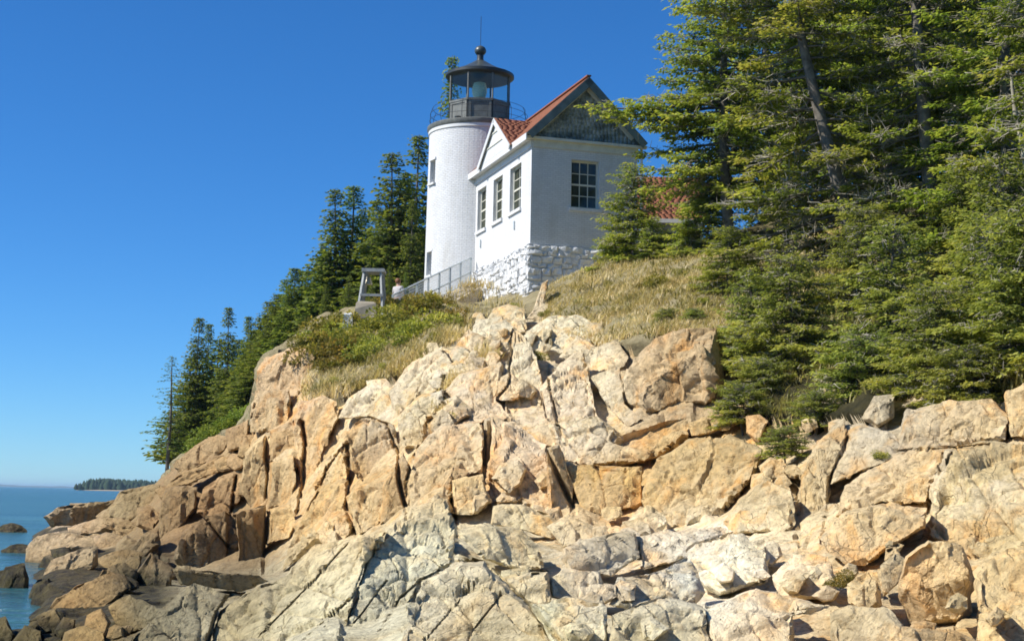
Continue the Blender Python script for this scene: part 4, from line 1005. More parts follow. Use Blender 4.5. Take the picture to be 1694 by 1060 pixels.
def window(axis, h, cols, rows, mid, inset=.15):
    u0, u1, z0, z1 = h; w = u1 - u0; hh = z1 - z0
    if axis == 'a': o, U, Nn = H(u0, inset, z0), A_, B_
    else: o, U, Nn = H(inset, u0, z0), B_, A_
    t = .07; f = MB()
    f.obox(o, U * t, Nn * .06, Z_ * hh); f.obox(o + U * (w - t), U * t, Nn * .06, Z_ * hh)
    f.obox(o + U * t, U * (w - 2 * t), Nn * .06, Z_ * t); f.obox(o + U * t + Z_ * (hh - t), U * (w - 2 * t), Nn * .06, Z_ * t)
    wo_ = f.build('window', M['cream'], house)
    iw, ih = w - 2 * t, hh - 2 * t; b = MB()
    if mid: b.obox(o + U * t + Z_ * (t + ih / 2 - .035) + Nn * .01, U * iw, Nn * .05, Z_ * .07)
    for q in range(1, cols): b.obox(o + U * (t + iw * q / cols - .016) + Z_ * t + Nn * .02, U * .032, Nn * .03, Z_ * ih)
    for q in range(1, rows):
        if mid and q * 2 == rows: continue
        b.obox(o + U * t + Z_ * (t + ih * q / rows - .016) + Nn * .021, U * iw, Nn * .028, Z_ * .032)
    b.build('sash', M['cream'], wo_)
    for i in range(cols):
        for j in range(rows):
            MB().obox(o + U * (t + iw * i / cols + .005) + Z_ * (t + ih * j / rows + .005) + Nn * .045, U * (iw / cols - .01), Nn * .006, Z_ * (ih / rows - .01)).build('pane', M['pane'], wo_)
    so_ = o - Nn * (inset + .08) - U * .1 - Z_ * .13
    MB().obox(so_, U * (w + .2), Nn * .22, Z_ * .126).build('sill', M['stone'], wo_)
for h in holesA: window('a', h, 2, 4, True)
window('b', holesB[0], 3, 4, True, .17)
# small iron brackets under two of the sills
for a in ((holesA[0][0] + holesA[0][1]) / 2, (holesA[2][0] + holesA[2][1]) / 2):
    MB().obox(H(a - .06, -.06, zlo - .75), A_ * .12, B_ * .07, Z_ * .32).build('wall_vent', M['greymetal'], house)
# roof
OV, RK = .30, .32
zapx = float(P(975, 127, HY + WB * .5 * math.sin(ang) - RK)[2]) - C0z
bm_ = WB / 2; ze = zt_h + .17; tanp = (zapx - ze) / (bm_ + OV)
print('roof', zapx, tanp)
def zs(b): return ze + (min(b, WB - b) + OV) * tanp
nl = np.array([0., 0, 0])
def shingle_slope(name, o, U, V, nr, lu, lv, parent, clip=None, pitch=.145, w=.26, seed=1):
    """courses of single shingles: o eave corner, U along the eave, V up the slope, nr outward normal"""
    rs = np.random.default_rng(seed); vs = []; fs = []; rows = int(lv / pitch) + 1
    for r in range(rows):
        off = -rs.uniform(0, w); x = off
        while x < lu:
            ww = w * rs.uniform(.8, 1.15); x0, x1 = max(0, x), min(lu, x + ww - .008); x += ww
            if x1 - x0 < .03: continue
            y0 = r * pitch + rs.uniform(-.004, .004); y1 = min(lv, y0 + pitch * 1.15)
            if y1 <= y0 + .02: continue
            if clip and not clip((x0 + x1) / 2, (y0 + y1) / 2): continue
            l = rs.uniform(.006, .010); b = len(vs)
            for (xx, yy, hh) in ((x0, y0, 0), (x1, y0, 0), (x1, y1, 0), (x0, y1, 0), (x0, y0, l), (x1, y0, l), (x1, y1, .004), (x0, y1, .004)):
                vs.append(o + U * xx + V * yy + nr * hh)
            fs += [(b + 4, b + 5, b + 6, b + 7), (b, b + 1, b + 5, b + 4), (b + 1, b + 2, b + 6, b + 5), (b + 3, b, b + 4, b + 7)]
    return np_obj(name, vs, np.array(fs), M['shingle'] if 'wall' not in name else M['peel'], parent, kind='stuff')
LR = LA + RK + .25
Vl = B_ * (bm_ + OV) + Z_ * (zapx - ze); sl_len = np.linalg.norm(Vl); Vl /= sl_len; Nl = np.cross(A_, Vl); Nl = Nl if Nl[2] > 0 else -Nl
Vr = -B_ * (bm_ + OV) + Z_ * (zapx - ze); Vr /= np.linalg.norm(Vr); Nr = np.cross(A_, Vr); Nr = Nr if Nr[2] > 0 else -Nr
eL, eR = H(-RK, -OV, ze), H(-RK, WB + OV, ze)
rf = MB()
for e, V, n in ((eL, Vl, Nl), (eR, Vr, Nr)):
    rf.obox(e + n * .002, A_ * LR, V * (sl_len - .02), -n * .10)
roof = rf.build('roof', M['greentrim'], house)
shingle_slope('shingles', eL + Nl * .004, A_, Vl, Nl, LR, sl_len, roof, seed=3)
shingle_slope('shingles', eR + Nr * .004, A_, Vr, Nr, LR, sl_len, roof, seed=4)
MB().obox(H(-RK - .01, bm_ - .09, zapx + .02), A_ * (LR + .02), B_ * .18, Z_ * .05).build('ridge_cap', M['shingle'], roof)
# fascia, soffit and frieze along the lit eave, rake boards on the gable
tb = MB()
tb.obox(H(-RK + .02, -OV - .035, ze - .27), A_ * (LR - .05), B_ * .033, Z_ * .25)
tb.obox(H(0, -OV, ze - .22), A_ * LA, B_ * (OV - .052), Z_ * .04)
tb.obox(H(0.0, -.05, zt_h - .32), A_ * LA, B_ * .047, Z_ * (.32 + ze - zt_h - .19))
tb.build('eave_board', M['white'], house)
fb = MB().obox(H(-.06, .06, zt_h - .30), B_ * (WB - .06), A_ * .057, Z_ * .28)
fb.obox(H(-.20, -OV - .02, zt_h - .02), B_ * (WB + 2 * OV + .04), A_ * .197, Z_ * .10)
fb.build('gable_frieze', M['cream'], house)
gw = MB().add([H(-.004, 0, zt_h), H(-.004, WB, zt_h), H(-.004, bm_, zs(bm_) - .06), H(.10, 0, zt_h), H(.10, WB, zt_h), H(.10, bm_, zs(bm_) - .06)], [(0, 1, 2), (5, 4, 3), (0, 2, 5, 3), (2, 1, 4, 5), (1, 0, 3, 4)]).build('gable_wall', M['peel'], house)
gz0 = zt_h + .08
shingle_slope('wall_shingles', H(-.012, 0, gz0), B_, Z_, -A_, WB, zapx - gz0, gw, clip=lambda x, y: y + gz0 < zs(x) - .16, pitch=.16, w=.17, seed=9)
for sgn in (0, 1):
    e, V, n = ((eL, Vl, Nl), (eR, Vr, Nr))[sgn]
    r_ = MB()
    r_.obox(e - A_ * .035 - n * .30 + V * (.0), A_ * .033, V * (sl_len - .03), n * .285)
    r_.build('rake_board', M['greentrim'], house)
    MB().obox(e + A_ * .24 + V * .50 - n * .34, A_ * .05, V * (sl_len - .58), n * .19).build('gable_moulding', M['cream'], house)
# small pediment over the lit side
def solve_p(px, off, z):
    lo, hi = 0.0, 14.0
    for _ in range(50):
        m = (lo + hi) / 2
        if proj(H(m, off, z))[0] > px: lo = m
        else: hi = m
    return m
aP0, aP1 = solve_p(846, -OV - .04, ze), solve_p(794, -OV - .04, ze)
am = (aP0 + aP1) / 2
zP = zat('a', am, 196) if False else None
pz = H(am, -OV - .02, 0); lo, hi = 0, 9
for _ in range(40):
    m = (lo + hi) / 2
    if proj(H(am, -OV - .02, m))[1] > 196: lo = m
    else: hi = m
zP = m; zP0 = ze - .05; bi = (zP - ze) / tanp - OV
print('pediment', aP0, aP1, zP, bi)
ped = MB().add([H(aP0, -OV - .04, zP0), H(aP1, -OV - .04, zP0), H(am, -OV - .04, zP - .06), H(aP0, -.1, zP0), H(aP1, -.1, zP0), H(am, -.1, zP - .06)],
               [(0, 2, 1), (3, 4, 5), (0, 3, 5, 2), (2, 5, 4, 1), (1, 4, 3, 0)]).build('pediment', M['white'], house)
for (aE, sg) in ((aP0, 1), (aP1, -1)):
    U = B_; e = H(aE - sg * .10, -OV - .12, zP0 - .06); tpt = H(am, -OV - .12, zP); V = tpt - e; L = np.linalg.norm(V); V /= L
    n = np.cross(U, V); n = n if n[2] > 0 else -n; bl = bi + OV + .12 + .1
    MB().obox(e, U * bl, V * L, -n * .07).build('pediment_roof', M['greentrim'], house)
    shingle_slope('shingles', e + n * .003, U, V, n, bl, L, house.children[-1], clip=lambda x, y, L=L, bl=bl: x < .5 + (bl - .5) * (y / L) + .15, seed=21 + sg)
    MB().obox(e - U * .036 - n * .20, U * .034, V * (L - .01), n * .20).build('pediment_rake', M['white'], house)
vb = MB()
for q in (0.30, 0.62):
    zz = zP0 + (zP - zP0) * q; hw = (aP1 - aP0) / 2 * (1 - q) - .2
    vb.obox(H(am - hw, -OV - .075, zz), A_ * (2 * hw), B_ * .033, Z_ * .05)
vb.build('pediment_moulding', M['cream'], ped)
# rubble foundation, stone by stone
fz_l = [zat('a', t * LA, y) for t, y in ((0, 500), (.5, 512), (1, 512))]
found = MB()
zlow = -3.2
found.add([H(-.10, -.10, zlow), H(LA, -.10, zlow), H(LA, WB + .1, zlow), H(-.10, WB + .1, zlow), H(-.04, -.04, -.03), H(LA, -.04, -.03), H(LA, WB + .04, -.03), H(-.04, WB + .04, -.03)],
          [(0, 4, 5, 1), (1, 5, 6, 2), (2, 6, 7, 3), (3, 7, 4, 0), (4, 7, 6, 5)])
fnd = found.build('foundation', M['mortar'], house)
rs = np.random.default_rng(3)
def stone(o, U, V, Nn, w, h, d):
    """a rough quarried block: bevelled, dented face"""
    j = lambda s: rs.uniform(-s, s) * 1.7
    e = .035; vs = []
    for (x, y) in ((0, 0), (w, 0), (w, h), (0, h)): vs.append(o + U * (x + j(.015)) + V * (y + j(.015)) - Nn * .12)
    for (x, y) in ((0, 0), (w, 0), (w, h), (0, h)): vs.append(o + U * (x + j(.02)) + V * (y + j(.02)) + Nn * (d * .35 + j(.01)))
    for (x, y) in ((e, e), (w / 2, e * .8), (w - e, e), (w - e, h - e), (w / 2, h - e * .7), (e, h - e)): vs.append(o + U * (x + j(.03)) + V * (y + j(.03)) + Nn * (d + j(.03)))
    fs = [(0, 1, 5, 4), (1, 2, 6, 5), (2, 3, 7, 6), (3, 0, 4, 7), (4, 5, 10, 9, 8), (5, 6, 11, 10), (6, 7, 13, 12, 11), (7, 4, 8, 13), (8, 9, 12, 13), (9, 10, 11, 12)]
    if np.dot(np.cross(U, V), Nn) < 0: fs = [f[::-1] for f in fs]
    return MB().add(vs, fs).build('stone', M['stone'], fnd)
nst = 0
for (axis, L) in (('a', LA), ('b', WB)):
    z = -.02; row = 0
    while z > -2.6:
        hh = rs.uniform(.15, .30); z -= hh; u = -.12 + rs.uniform(-.1, 0)
        while u < L:
            w = rs.uniform(.2, .6); uu = max(u, -.12)
            base = -.05 - (-z) * .025
            p = H(uu, base, z) if axis == 'a' else H(base, uu, z)
            p = p + Z_ * rs.uniform(-.05, .03)
            gzz = ground_at(p[0], p[1])
            if p[2] + hh > gzz - .25 and u + w < L + .3:
                stone(p, A_ if axis == 'a' else B_, Z_, -B_ if axis == 'a' else -A_, min(w, L - uu) - .03, hh - rs.uniform(.0, .06), rs.uniform(.03, .10)); nst += 1
            u += w
        row += 1
print('stones', nst)
# keeper's house, its red roof showing through the spruces
KY = 65.0
kp0, kp1 = P(1052, 355, KY), P(1165, 357, KY + 2)
kz0, kz1 = float(P(1100, 362, KY)[2]), float(P(1100, 292, KY + 3)[2])
kx0, kx1 = kp0[0], kp1[0]
keep = empty('keepers_house', ((kx0 + kx1) / 2, KY + 3, kz0 - 3), 'house with a plain red-brown roof half hidden behind the spruces', 'house')
MB().box((kx0 + .3, KY + .3, kz0 - 4), (kx1 - .3, KY + 6.0, kz0 - .02)).build('wall', M['white'], keep)
kr = MB()
kr.add([(kx0, KY, kz0), (kx1, KY, kz0), (kx1, KY + 3.15, kz1), (kx0, KY + 3.15, kz1), (kx1, KY + 6.3, kz0), (kx0, KY + 6.3, kz0)], [(0, 1, 2, 3), (3, 2, 4, 5), (0, 3, 5), (1, 4, 2), (0, 5, 4, 1)])
krf = kr.build('roof', M['shingle'], keep)
Vk = np.array([0, 3.15, kz1 - kz0]); Lk = np.linalg.norm(Vk); Vk /= Lk; nk = np.array([0, -Vk[2], Vk[1]])
shingle_slope('shingles', np.array([kx0, KY, kz0]) + nk * .004, np.array([1., 0, 0]), Vk, nk, kx1 - kx0, Lk, krf, seed=33)
MB().box((kx0 - .02, KY - .05, kz0 - .18), (kx1 + .02, KY - .003, kz0 - .004)).build('fascia', M['white'], keep)
wb_ = MB().box((kx0 + 1.2, KY + .22, kz0 - 1.9), (kx0 + 2.1, KY + .297, kz0 - .6)).build('window', M['pane'], keep)
MB().tube([H(-.02, WB + .16, zt_h + .12), H(-.02, WB + .16, -.6)], .05, 8).tube([H(-.02, WB + .16, zt_h + .12), H(-.05, WB + .30, zt_h + .2)], .05, 8).build('downspout', M['white'], house)

# ---------------------------------------------------------------- railing beside the tower, ramp, bell, person
r0, r1 = P(650, 488, 57.5), P(779, 426, 64.0)
rail = empty('railing', (r0 + r1) / 2 - np.array([0, 0, 1.1]), 'grey-white post and wire railing climbing past the foot of the tower', 'railing')
ps_, wire = [], MB()
npost = 8; Hh = 1.12
for k in range(npost):
    p = r0 + (r1 - r0) * k / (npost - 1)
    MB().box((p[0] - .045, p[1] - .045, p[2] - Hh - .5), (p[0] + .045, p[1] + .045, p[2] + .02)).build('post', M['greymetal'], rail)
for dz in (0, -.62, -1.02): MB().tube([r0 + (0, 0, dz), r1 + (0, 0, dz)], .035 if dz > -1 else .025, 6).build('rail', M['greymetal'], rail)
nw = 90
for k in range(nw):
    p = r0 + (r1 - r0) * (k + .5) / nw; wire.tube([p - (0, 0, 1.0), p], .008, 3, cap=False)
for q in range(1, 9): wire.tube([r0 - (0, 0, q * .11), r1 - (0, 0, q * .11)], .007, 3, cap=False)
wire.build('wire_mesh', M['wire'], rail)
d_ = (r1 - r0); dn = np.array([d_[1], -d_[0], 0]); dn /= np.linalg.norm(dn)
MB().obox(r0 - (0, 0, 1.35) - dn * .25, d_, dn * 1.2, (0, 0, .25)).add([r0 - (0, 0, 3.2) + dn * .97, r1 - (0, 0, 3.2) + dn * .97, r1 - (0, 0, 1.12) + dn * .97, r0 - (0, 0, 1.12) + dn * .97], [(0, 1, 2, 3)]).build('ramp', M['concrete'], None, label='tan concrete ramp under the railing at the foot of the tower', cat='ramp')
BY = 56.0
b_l, b_r = P(604, 447, BY), P(631, 447, BY)
bel = empty('bell_stand', ((b_l[0] + b_r[0]) / 2, BY, P(617, 520, BY)[2]), 'grey flat-topped bell frame with splayed legs among the bushes left of the tower', 'bell frame')
zb0 = float(P(617, 512, BY)[2]) - .6
for dy in (-.35, .75):
    MB().tube([(b_l[0], BY + .2 + dy * .5, b_l[2] - .05), (P(592, 505, BY)[0], BY + dy, zb0)], .085, 4).build('leg', M['greywood'], bel)
    MB().tube([(b_r[0], BY + .2 + dy * .5, b_r[2] - .05), (P(637, 500, BY)[0], BY + dy, zb0)], .075, 4).build('leg', M['greywood'], bel)
MB().box((b_l[0] - .12, BY - .10, b_l[2] - .06), (b_r[0] + .12, BY + .75, b_l[2] + .07)).build('top_beam', M['greywood'], bel)
MB().box((P(597, 488, BY)[0], BY - .28, P(597, 491, BY)[2]), (P(635, 488, BY)[0], BY - .2, P(597, 487, BY)[2])).build('cross_bar', M['greywood'], bel)
bx = P(608, 465, BY)
MB().lathe((bx[0], BY + .2, bx[2] - .10), [(.17, 0), (.155, .05), (.11, .17), (.095, .26), (.05, .33), (.015, .42)], 16).build('bell', M['bronze'], None, label='small pale bell hanging in the grey frame among the bushes', cat='bell')
def post_block(px, y0, y1, w, d, Y, mat, label, cat, name):
    p = P(px, y1, Y); q = P(px, y0, Y); hh = q[2] - p[2]
    rs2 = np.random.default_rng(int(px)); vs = []
    for z, s in ((-.4, 1.1), (hh * .5, 1.0), (hh * .92, .93), (hh, .75)):
        for (x, y) in ((-1, -1), (1, -1), (1, 1), (-1, 1)): vs.append((p[0] + x * w * s / 2 + rs2.uniform(-.03, .03), Y + y * d * s / 2 + rs2.uniform(-.03, .03), p[2] + z + rs2.uniform(-.02, .02)))
    fs = [(4 * i + k, 4 * i + (k + 1) % 4, 4 * i + 4 + (k + 1) % 4, 4 * i + 4 + k) for i in range(3) for k in range(4)] + [(12, 13, 14, 15)]
    MB().add(vs, fs).build(name, mat, None, label=label, cat=cat)
post_block(606, 500, 526, .75, .7, 55.0, M['concrete'], 'weathered concrete footing under the bell frame, ringed by bushes', 'footing', 'footing')
post_block(575, 518, 552, .32, .3, 54.0, M['stone'], 'pale upright marker block in the bushes below the bell frame', 'marker stone', 'marker_stone')
post_block(708, 483, 500, .30, .25, 57.0, M['concrete'], 'small pinkish block at the foot of the railing', 'block', 'concrete_block')

# person by the lower end of the railing
PY_ = 58.5
hp = P(659, 466, PY_); gz_ = hp[2] - 1.62
per = empty('person', (hp[0], PY_, gz_), 'person with brown hair and white shirt standing by the lower end of the railing', 'person')
def skin(name, verts, edges, radii, mat, root=0):
    me = bpy.data.meshes.new(name); me.from_pydata([tuple(map(float, v)) for v in verts], edges, [])
    o = bpy.data.objects.new(name, me); o.parent = per; C.objects.link(o); me.materials.append(mat)
    m = o.modifiers.new('skin', 'SKIN'); m.use_smooth_shade = True
    for i, r in enumerate(radii): me.skin_vertices[0].data[i].radius = (r, r * .9); me.skin_vertices[0].data[i].use_root = (i == root)
    s = o.modifiers.new('sub', 'SUBSURF'); s.levels = 1; s.render_levels = 1
    return o
V_ = [(0, 0, .92), (0, 0, 1.12), (0, 0, 1.36), (0, 0, 1.47), (0, -.01, 1.56), (0, -.02, 1.68), (0, 0, 1.74)]
R_ = [.15, .13, .15, .055, .085, .10, .06]; E_ = [(i, i + 1) for i in range(6)]
def ch(start, pts, rad_):
    p = start
    for q, r in zip(pts, rad_): V_.append(q); R_.append(r); E_.append((p, len(V_) - 1)); p = len(V_) - 1
    return p
for s in (-1, 1):
    e = ch(2, [(.19 * s, 0, 1.38), (.25 * s, -.03, 1.12), (.22 * s, -.20, .98)], [.06, .045, .035])
    for q, L in ((-.03, .07), (-.012, .085), (.006, .08), (.024, .065)): ch(e, [(.22 * s + q, -.27, .97), (.22 * s + q, -.27 - L, .94)], [.012, .009])
    ch(e, [(.17 * s, -.25, .99), (.16 * s, -.29, .97)], [.012, .009])
    ch(0, [(.10 * s, 0, .80), (.11 * s, -.01, .46), (.11 * s, .01, .08), (.11 * s, -.14, .04)], [.09, .065, .045, .04])
skin('body', V_, E_, R_, M['skin'])
skin('shirt', [(0, 0, .90), (0, 0, 1.12), (0, 0, 1.34), (0, 0, 1.43), (.19, 0, 1.39), (.25, -.03, 1.14), (-.19, 0, 1.39), (-.25, -.03, 1.14)], [(0, 1), (1, 2), (2, 3), (2, 4), (4, 5), (2, 6), (6, 7)], [.17, .155, .175, .09, .085, .065, .085, .065], M['shirt'])
skin('trousers', [(0, 0, .95), (.10, 0, .80), (.11, -.01, .46), (.11, .01, .10), (-.10, 0, .80), (-.11, -.01, .46), (-.11, .01, .10)], [(0, 1), (1, 2), (2, 3), (0, 4), (4, 5), (5, 6)], [.16, .11, .085, .07, .11, .085, .07], M['jeans'])
skin('hair', [(0, .04, 1.54), (0, .03, 1.66), (0, -.005, 1.76)], [(0, 1), (1, 2)], [.11, .135, .105], M['hair'])
fc = MB()
for s in (-1, 1): fc.lathe((.035 * s, -.112, 1.655), [(.008, -.008), (.012, 0), (.008, .008)], 8)
fc.hexa([(-.012, -.105, 1.615), (.012, -.105, 1.615), (.012, -.09, 1.615), (-.012, -.09, 1.615), (-.006, -.118, 1.622), (.006, -.118, 1.622), (.005, -.095, 1.66), (-.005, -.095, 1.66)])
fc.box((-.025, -.104, 1.585), (.025, -.095, 1.592))
fo_ = fc.build('face', M['hair'], None, loc=np.zeros(3)); fo_.parent = per
per.rotation_euler = (0, 0, 2.5)
# ---------------------------------------------------------------- spruces
def kites(base, dirv, nrm, L, Wd, rs, droop=0.15):
    """needle sprays: folded four-point kites; arrays (n,3)"""
    n = len(base); s = np.cross(dirv, nrm); s /= np.linalg.norm(s, axis=1, keepdims=True) + 1e-9
    nn = np.cross(s, dirv)
    m = base + dirv * (L * 0.45)[:, None]
    l = m + s * (Wd * .5)[:, None] - nn * (Wd * .22)[:, None]; r = m - s * (Wd * .5)[:, None] - nn * (Wd * .22)[:, None]
    tip = base + dirv * L[:, None] - np.array([0, 0, 1.0]) * (L * droop)[:, None]
    v = np.stack([base, l, tip, r], 1).reshape(-1, 3)
    i = np.arange(n)[:, None] * 4
    return v, i + np.array([[0, 1, 2, 3]])
def unit(a): return a / (np.linalg.norm(a, axis=-1, keepdims=True) + 1e-9)
class Tubes:
    def __init__(s): s.v = []; s.f = []; s.n = 0
    def add(s, pts, r, k=4):
        pts = np.asarray(pts, float); m = len(pts); r = np.broadcast_to(r, (m,))
        t = unit(np.gradient(pts, axis=0)); a = np.array([0, 0, 1.0]) if abs(t[0, 2]) < .9 else np.array([1.0, 0, 0])
        u = unit(np.cross(t, a)); w = np.cross(t, u); an = np.arange(k) * 2 * math.pi / k
        v = pts[:, None, :] + r[:, None, None] * (np.cos(an)[None, :, None] * u[:, None, :] + np.sin(an)[None, :, None] * w[:, None, :])
        i = np.arange((m - 1) * k).reshape(m - 1, k); j = np.roll(i, -1, axis=1)
        s.f.append((np.stack([i, j, j + k, i + k], -1).reshape(-1, 4)) + s.n); s.v.append(v.reshape(-1, 3)); s.n += m * k
def spruce(seed, Ht, R, z0, nb, tw=.26, sL=.24, sW=.085, lean=(0, 0), taper=.8, up=.35, droop=.35, dead=0.0, extra=(), r0=None, dens=1.0, gap=0.0, flat=0.5, tint_b=0.0, thin=0.0, topshrink=0.25):
    rs = np.random.default_rng(seed)
    def trunk(z):
        t = np.asarray(z) / Ht
        return np.stack([lean[0] * np.sin(np.clip(t, 0, 1) * math.pi * .5) + .05 * np.sin(t * 7 + seed), lean[1] * t + .05 * np.sin(t * 6 + 2 * seed), np.asarray(z) * 1.0], -1)
    r0 = r0 or Ht * 0.016
    zz = np.concatenate([[-.6, 0], np.linspace(.15, Ht, 18)])
    T = Tubes(); rr = r0 * (1 - zz.clip(0) / Ht) ** .8 + .012; rr[:2] *= 1.35
    T.add(trunk(zz), rr, 8)
    Bt = Tubes(); Dt = Tubes(); bases, dirs, nrms, Ls, Ws, tints = [], [], [], [], [], []
    jobs = []
    for i in range(nb):
        t = ((i + rs.uniform(-.4, .4)) / nb) ** 1.0; t = min(max(t, 0.0), .985)
        if gap and math.sin(t * 23 + seed) > 1 - gap and t < .9: continue
        if thin and t < .45 and math.sin(i * 2.39996) < -.25 and rs.random() < thin: continue
        L = R * ((1 - t) ** taper * (.55 + .5 * rs.random()) + .06)
        jobs.append((z0 + (Ht - z0) * t, i * 2.39996 + rs.uniform(-.5, .5), L, t, up * (t ** 1.2) * 1.6 - .12 + rs.uniform(-.12, .14)))
    for e in extra: jobs.append((e[0], e[1], e[2], .4, e[3]))
    for (z, az, L, t, el) in jobs:
        b0 = trunk(z); d = np.array([math.cos(az), math.sin(az), 0]); sd = np.array([-d[1], d[0], 0])
        s = np.linspace(0, 1, 7); wob = rs.uniform(-.12, .12)
        dr = droop * (1 - t) * rs.uniform(.6, 1.2)
        pth = b0 + L * (s[:, None] * d + (s * s * wob)[:, None] * sd) + (L * (s * el - dr * s ** 1.5 + (dr * .75) * s ** 3))[:, None] * np.array([0, 0, 1.0])
        Bt.add(pth, (np.linspace(1, .25, 7)) * (.008 + .011 * L), 4)
        bt = rs.uniform(-.14, .14) + tint_b * math.sin(z * 2.1 + seed)
        ntw = max(3, int(L / tw * 2 * dens)); ss = np.sort(rs.uniform((.16 if L > 1.2 else .05) if Ht > 11.5 or Ht < 5 else .04, 1.0, ntw))
        ss[-1] = 1.0
        for q, s1 in enumerate(ss):
            p = np.array([np.interp(s1, s, pth[:, c]) for c in range(3)])
            side = 1 if q % 2 else -1
            ln = (.16 * (1 - topshrink * t) + .42 * L ** .75 * (1.02 - s1) ** .7 * (0.5 if s1 < .3 else 1)) * rs.uniform(.6, 1.15)
            if q == ntw - 1: ln = .2; a = 0
            else: a = side * rs.uniform(.65, 1.15)
            td = d * math.cos(a) + sd * math.sin(a) + np.array([0, 0, rs.uniform(-.28, .16)]); td /= np.linalg.norm(td)
            if rs.random() < dead * (1.2 - s1) * (1 - t * .5):
                e_ = p + td * ln * 1.1 + rs.normal(0, .05, 3); Dt.add([p, (p + e_) / 2 + rs.normal(0, .04, 3), e_], np.array([.014, .011, .006]) * 1.2, 3)
                for _ in range(3):
                    g = rs.uniform(.2, .95); e2 = p + (e_ - p) * g; Dt.add([e2, e2 + unit(rs.normal(0, 1, 3)) * ln * .45], np.array([.011, .006]), 3)
                continue
            m = max(2, int(ln / (sL * .42)))
            f = (np.arange(m) + rs.random(m)) / m
            bp = p + td * (f * ln)[:, None]
            for kk in (0, 1):
                aa = np.where(rs.random(m) < .5, 1, -1) * rs.uniform(.1, .95, m)
                sv = np.cross(td, [0, 0, 1.0]); sv /= np.linalg.norm(sv) + 1e-9
                dv = td * np.cos(aa)[:, None] + sv * np.sin(aa)[:, None] + rs.normal(0, .16, (m, 3)) + np.array([0, 0, .10 if kk == 0 else -.22])
                bases.append(bp + rs.normal(0, .02, (m, 3))); dirs.append(unit(dv))
                nrms.append(unit(np.array([0, 0, 1.0]) * flat * 2 + rs.normal(0, .55, (m, 3))))
                q_ = 1 - topshrink * t; Ls.append(sL * q_ * rs.uniform(.6, 1.2, m)); Ws.append(sW * q_ * rs.uniform(.7, 1.3, m))
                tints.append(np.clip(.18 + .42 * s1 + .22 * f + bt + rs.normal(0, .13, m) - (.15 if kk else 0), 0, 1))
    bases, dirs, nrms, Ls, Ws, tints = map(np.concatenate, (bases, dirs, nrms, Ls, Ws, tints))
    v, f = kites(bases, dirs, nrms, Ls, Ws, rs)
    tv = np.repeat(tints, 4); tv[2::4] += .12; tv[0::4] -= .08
    return dict(trunk=(np.concatenate(T.v), np.concatenate(T.f)), branches=(np.concatenate(Bt.v), np.concatenate(Bt.f)), dead=(np.concatenate(Dt.v), np.concatenate(Dt.f)) if Dt.v else None, crown=(v, f, np.clip(tv, 0, 1)), n=len(f))
NTRI = [0]
def spruce_obj(g, mat, loc, label, group, rotz=0.0, scale=1.0, cat='tree', name='spruce_tree', tilt=(0, 0)):
    o = empty(name, loc, label, cat, group, rotz); o.scale = (scale,) * 3; o.rotation_euler = (tilt[0], tilt[1], rotz)
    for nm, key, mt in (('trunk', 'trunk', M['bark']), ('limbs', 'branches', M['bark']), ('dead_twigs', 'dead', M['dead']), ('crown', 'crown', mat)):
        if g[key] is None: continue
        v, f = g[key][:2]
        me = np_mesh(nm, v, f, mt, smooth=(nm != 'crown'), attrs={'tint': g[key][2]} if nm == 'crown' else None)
        c = bpy.data.objects.new(nm, me); C.objects.link(c); c.parent = o
        if nm != 'trunk': c['kind'] = 'stuff'
        NTRI[0] += len(f) * 2
    return o
def place(px, py, Y=None, sink=.15, ymin=8):
    Y = Y or float(hit(px, py, ymin)[0]); X = P(px, py, Y)[0]
    return np.array([X, Y, ground_at(X, Y) - sink])

# --- the dark row behind and left of the tower
far_v = [spruce(101, 11.0, 2.6, .5, 330, .30, .35, .18, taper=1.0, up=.15, droop=.35, flat=.4, gap=.05, topshrink=.5, r0=.11), spruce(102, 11.0, 2.2, .4, 320, .30, .35, .175, taper=1.05, up=.2, droop=.35, flat=.4, gap=.08, topshrink=.5, r0=.10),
         spruce(103, 11.0, 3.0, .3, 340, .30, .37, .19, taper=.95, up=.15, flat=.4, gap=.05, droop=.3, topshrink=.5, r0=.11), spruce(104, 11.0, 2.4, .8, 290, .32, .35, .17, taper=1.0, up=.25, flat=.4, gap=.14, topshrink=.5, r0=.10)]
far_lone = spruce(105, 11.0, 1.9, 2.6, 110, .45, .34, .13, taper=.75, dens=.75, gap=.2, r0=.14, droop=.3, up=.15, topshrink=.5)
protos = {}
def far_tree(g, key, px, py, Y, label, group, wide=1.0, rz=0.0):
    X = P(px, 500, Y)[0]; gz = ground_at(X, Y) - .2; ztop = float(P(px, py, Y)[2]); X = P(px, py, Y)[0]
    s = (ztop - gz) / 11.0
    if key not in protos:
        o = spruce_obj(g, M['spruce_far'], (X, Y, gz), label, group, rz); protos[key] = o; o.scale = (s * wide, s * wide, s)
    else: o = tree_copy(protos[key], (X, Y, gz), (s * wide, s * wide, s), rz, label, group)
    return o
GF = 'dark spruces on the slope behind the tower'
far_tree(far_lone, 'lone', 286, 588, 84, 'thin sparse spruce standing apart at the seaward end of the tree row', None, 1.25)
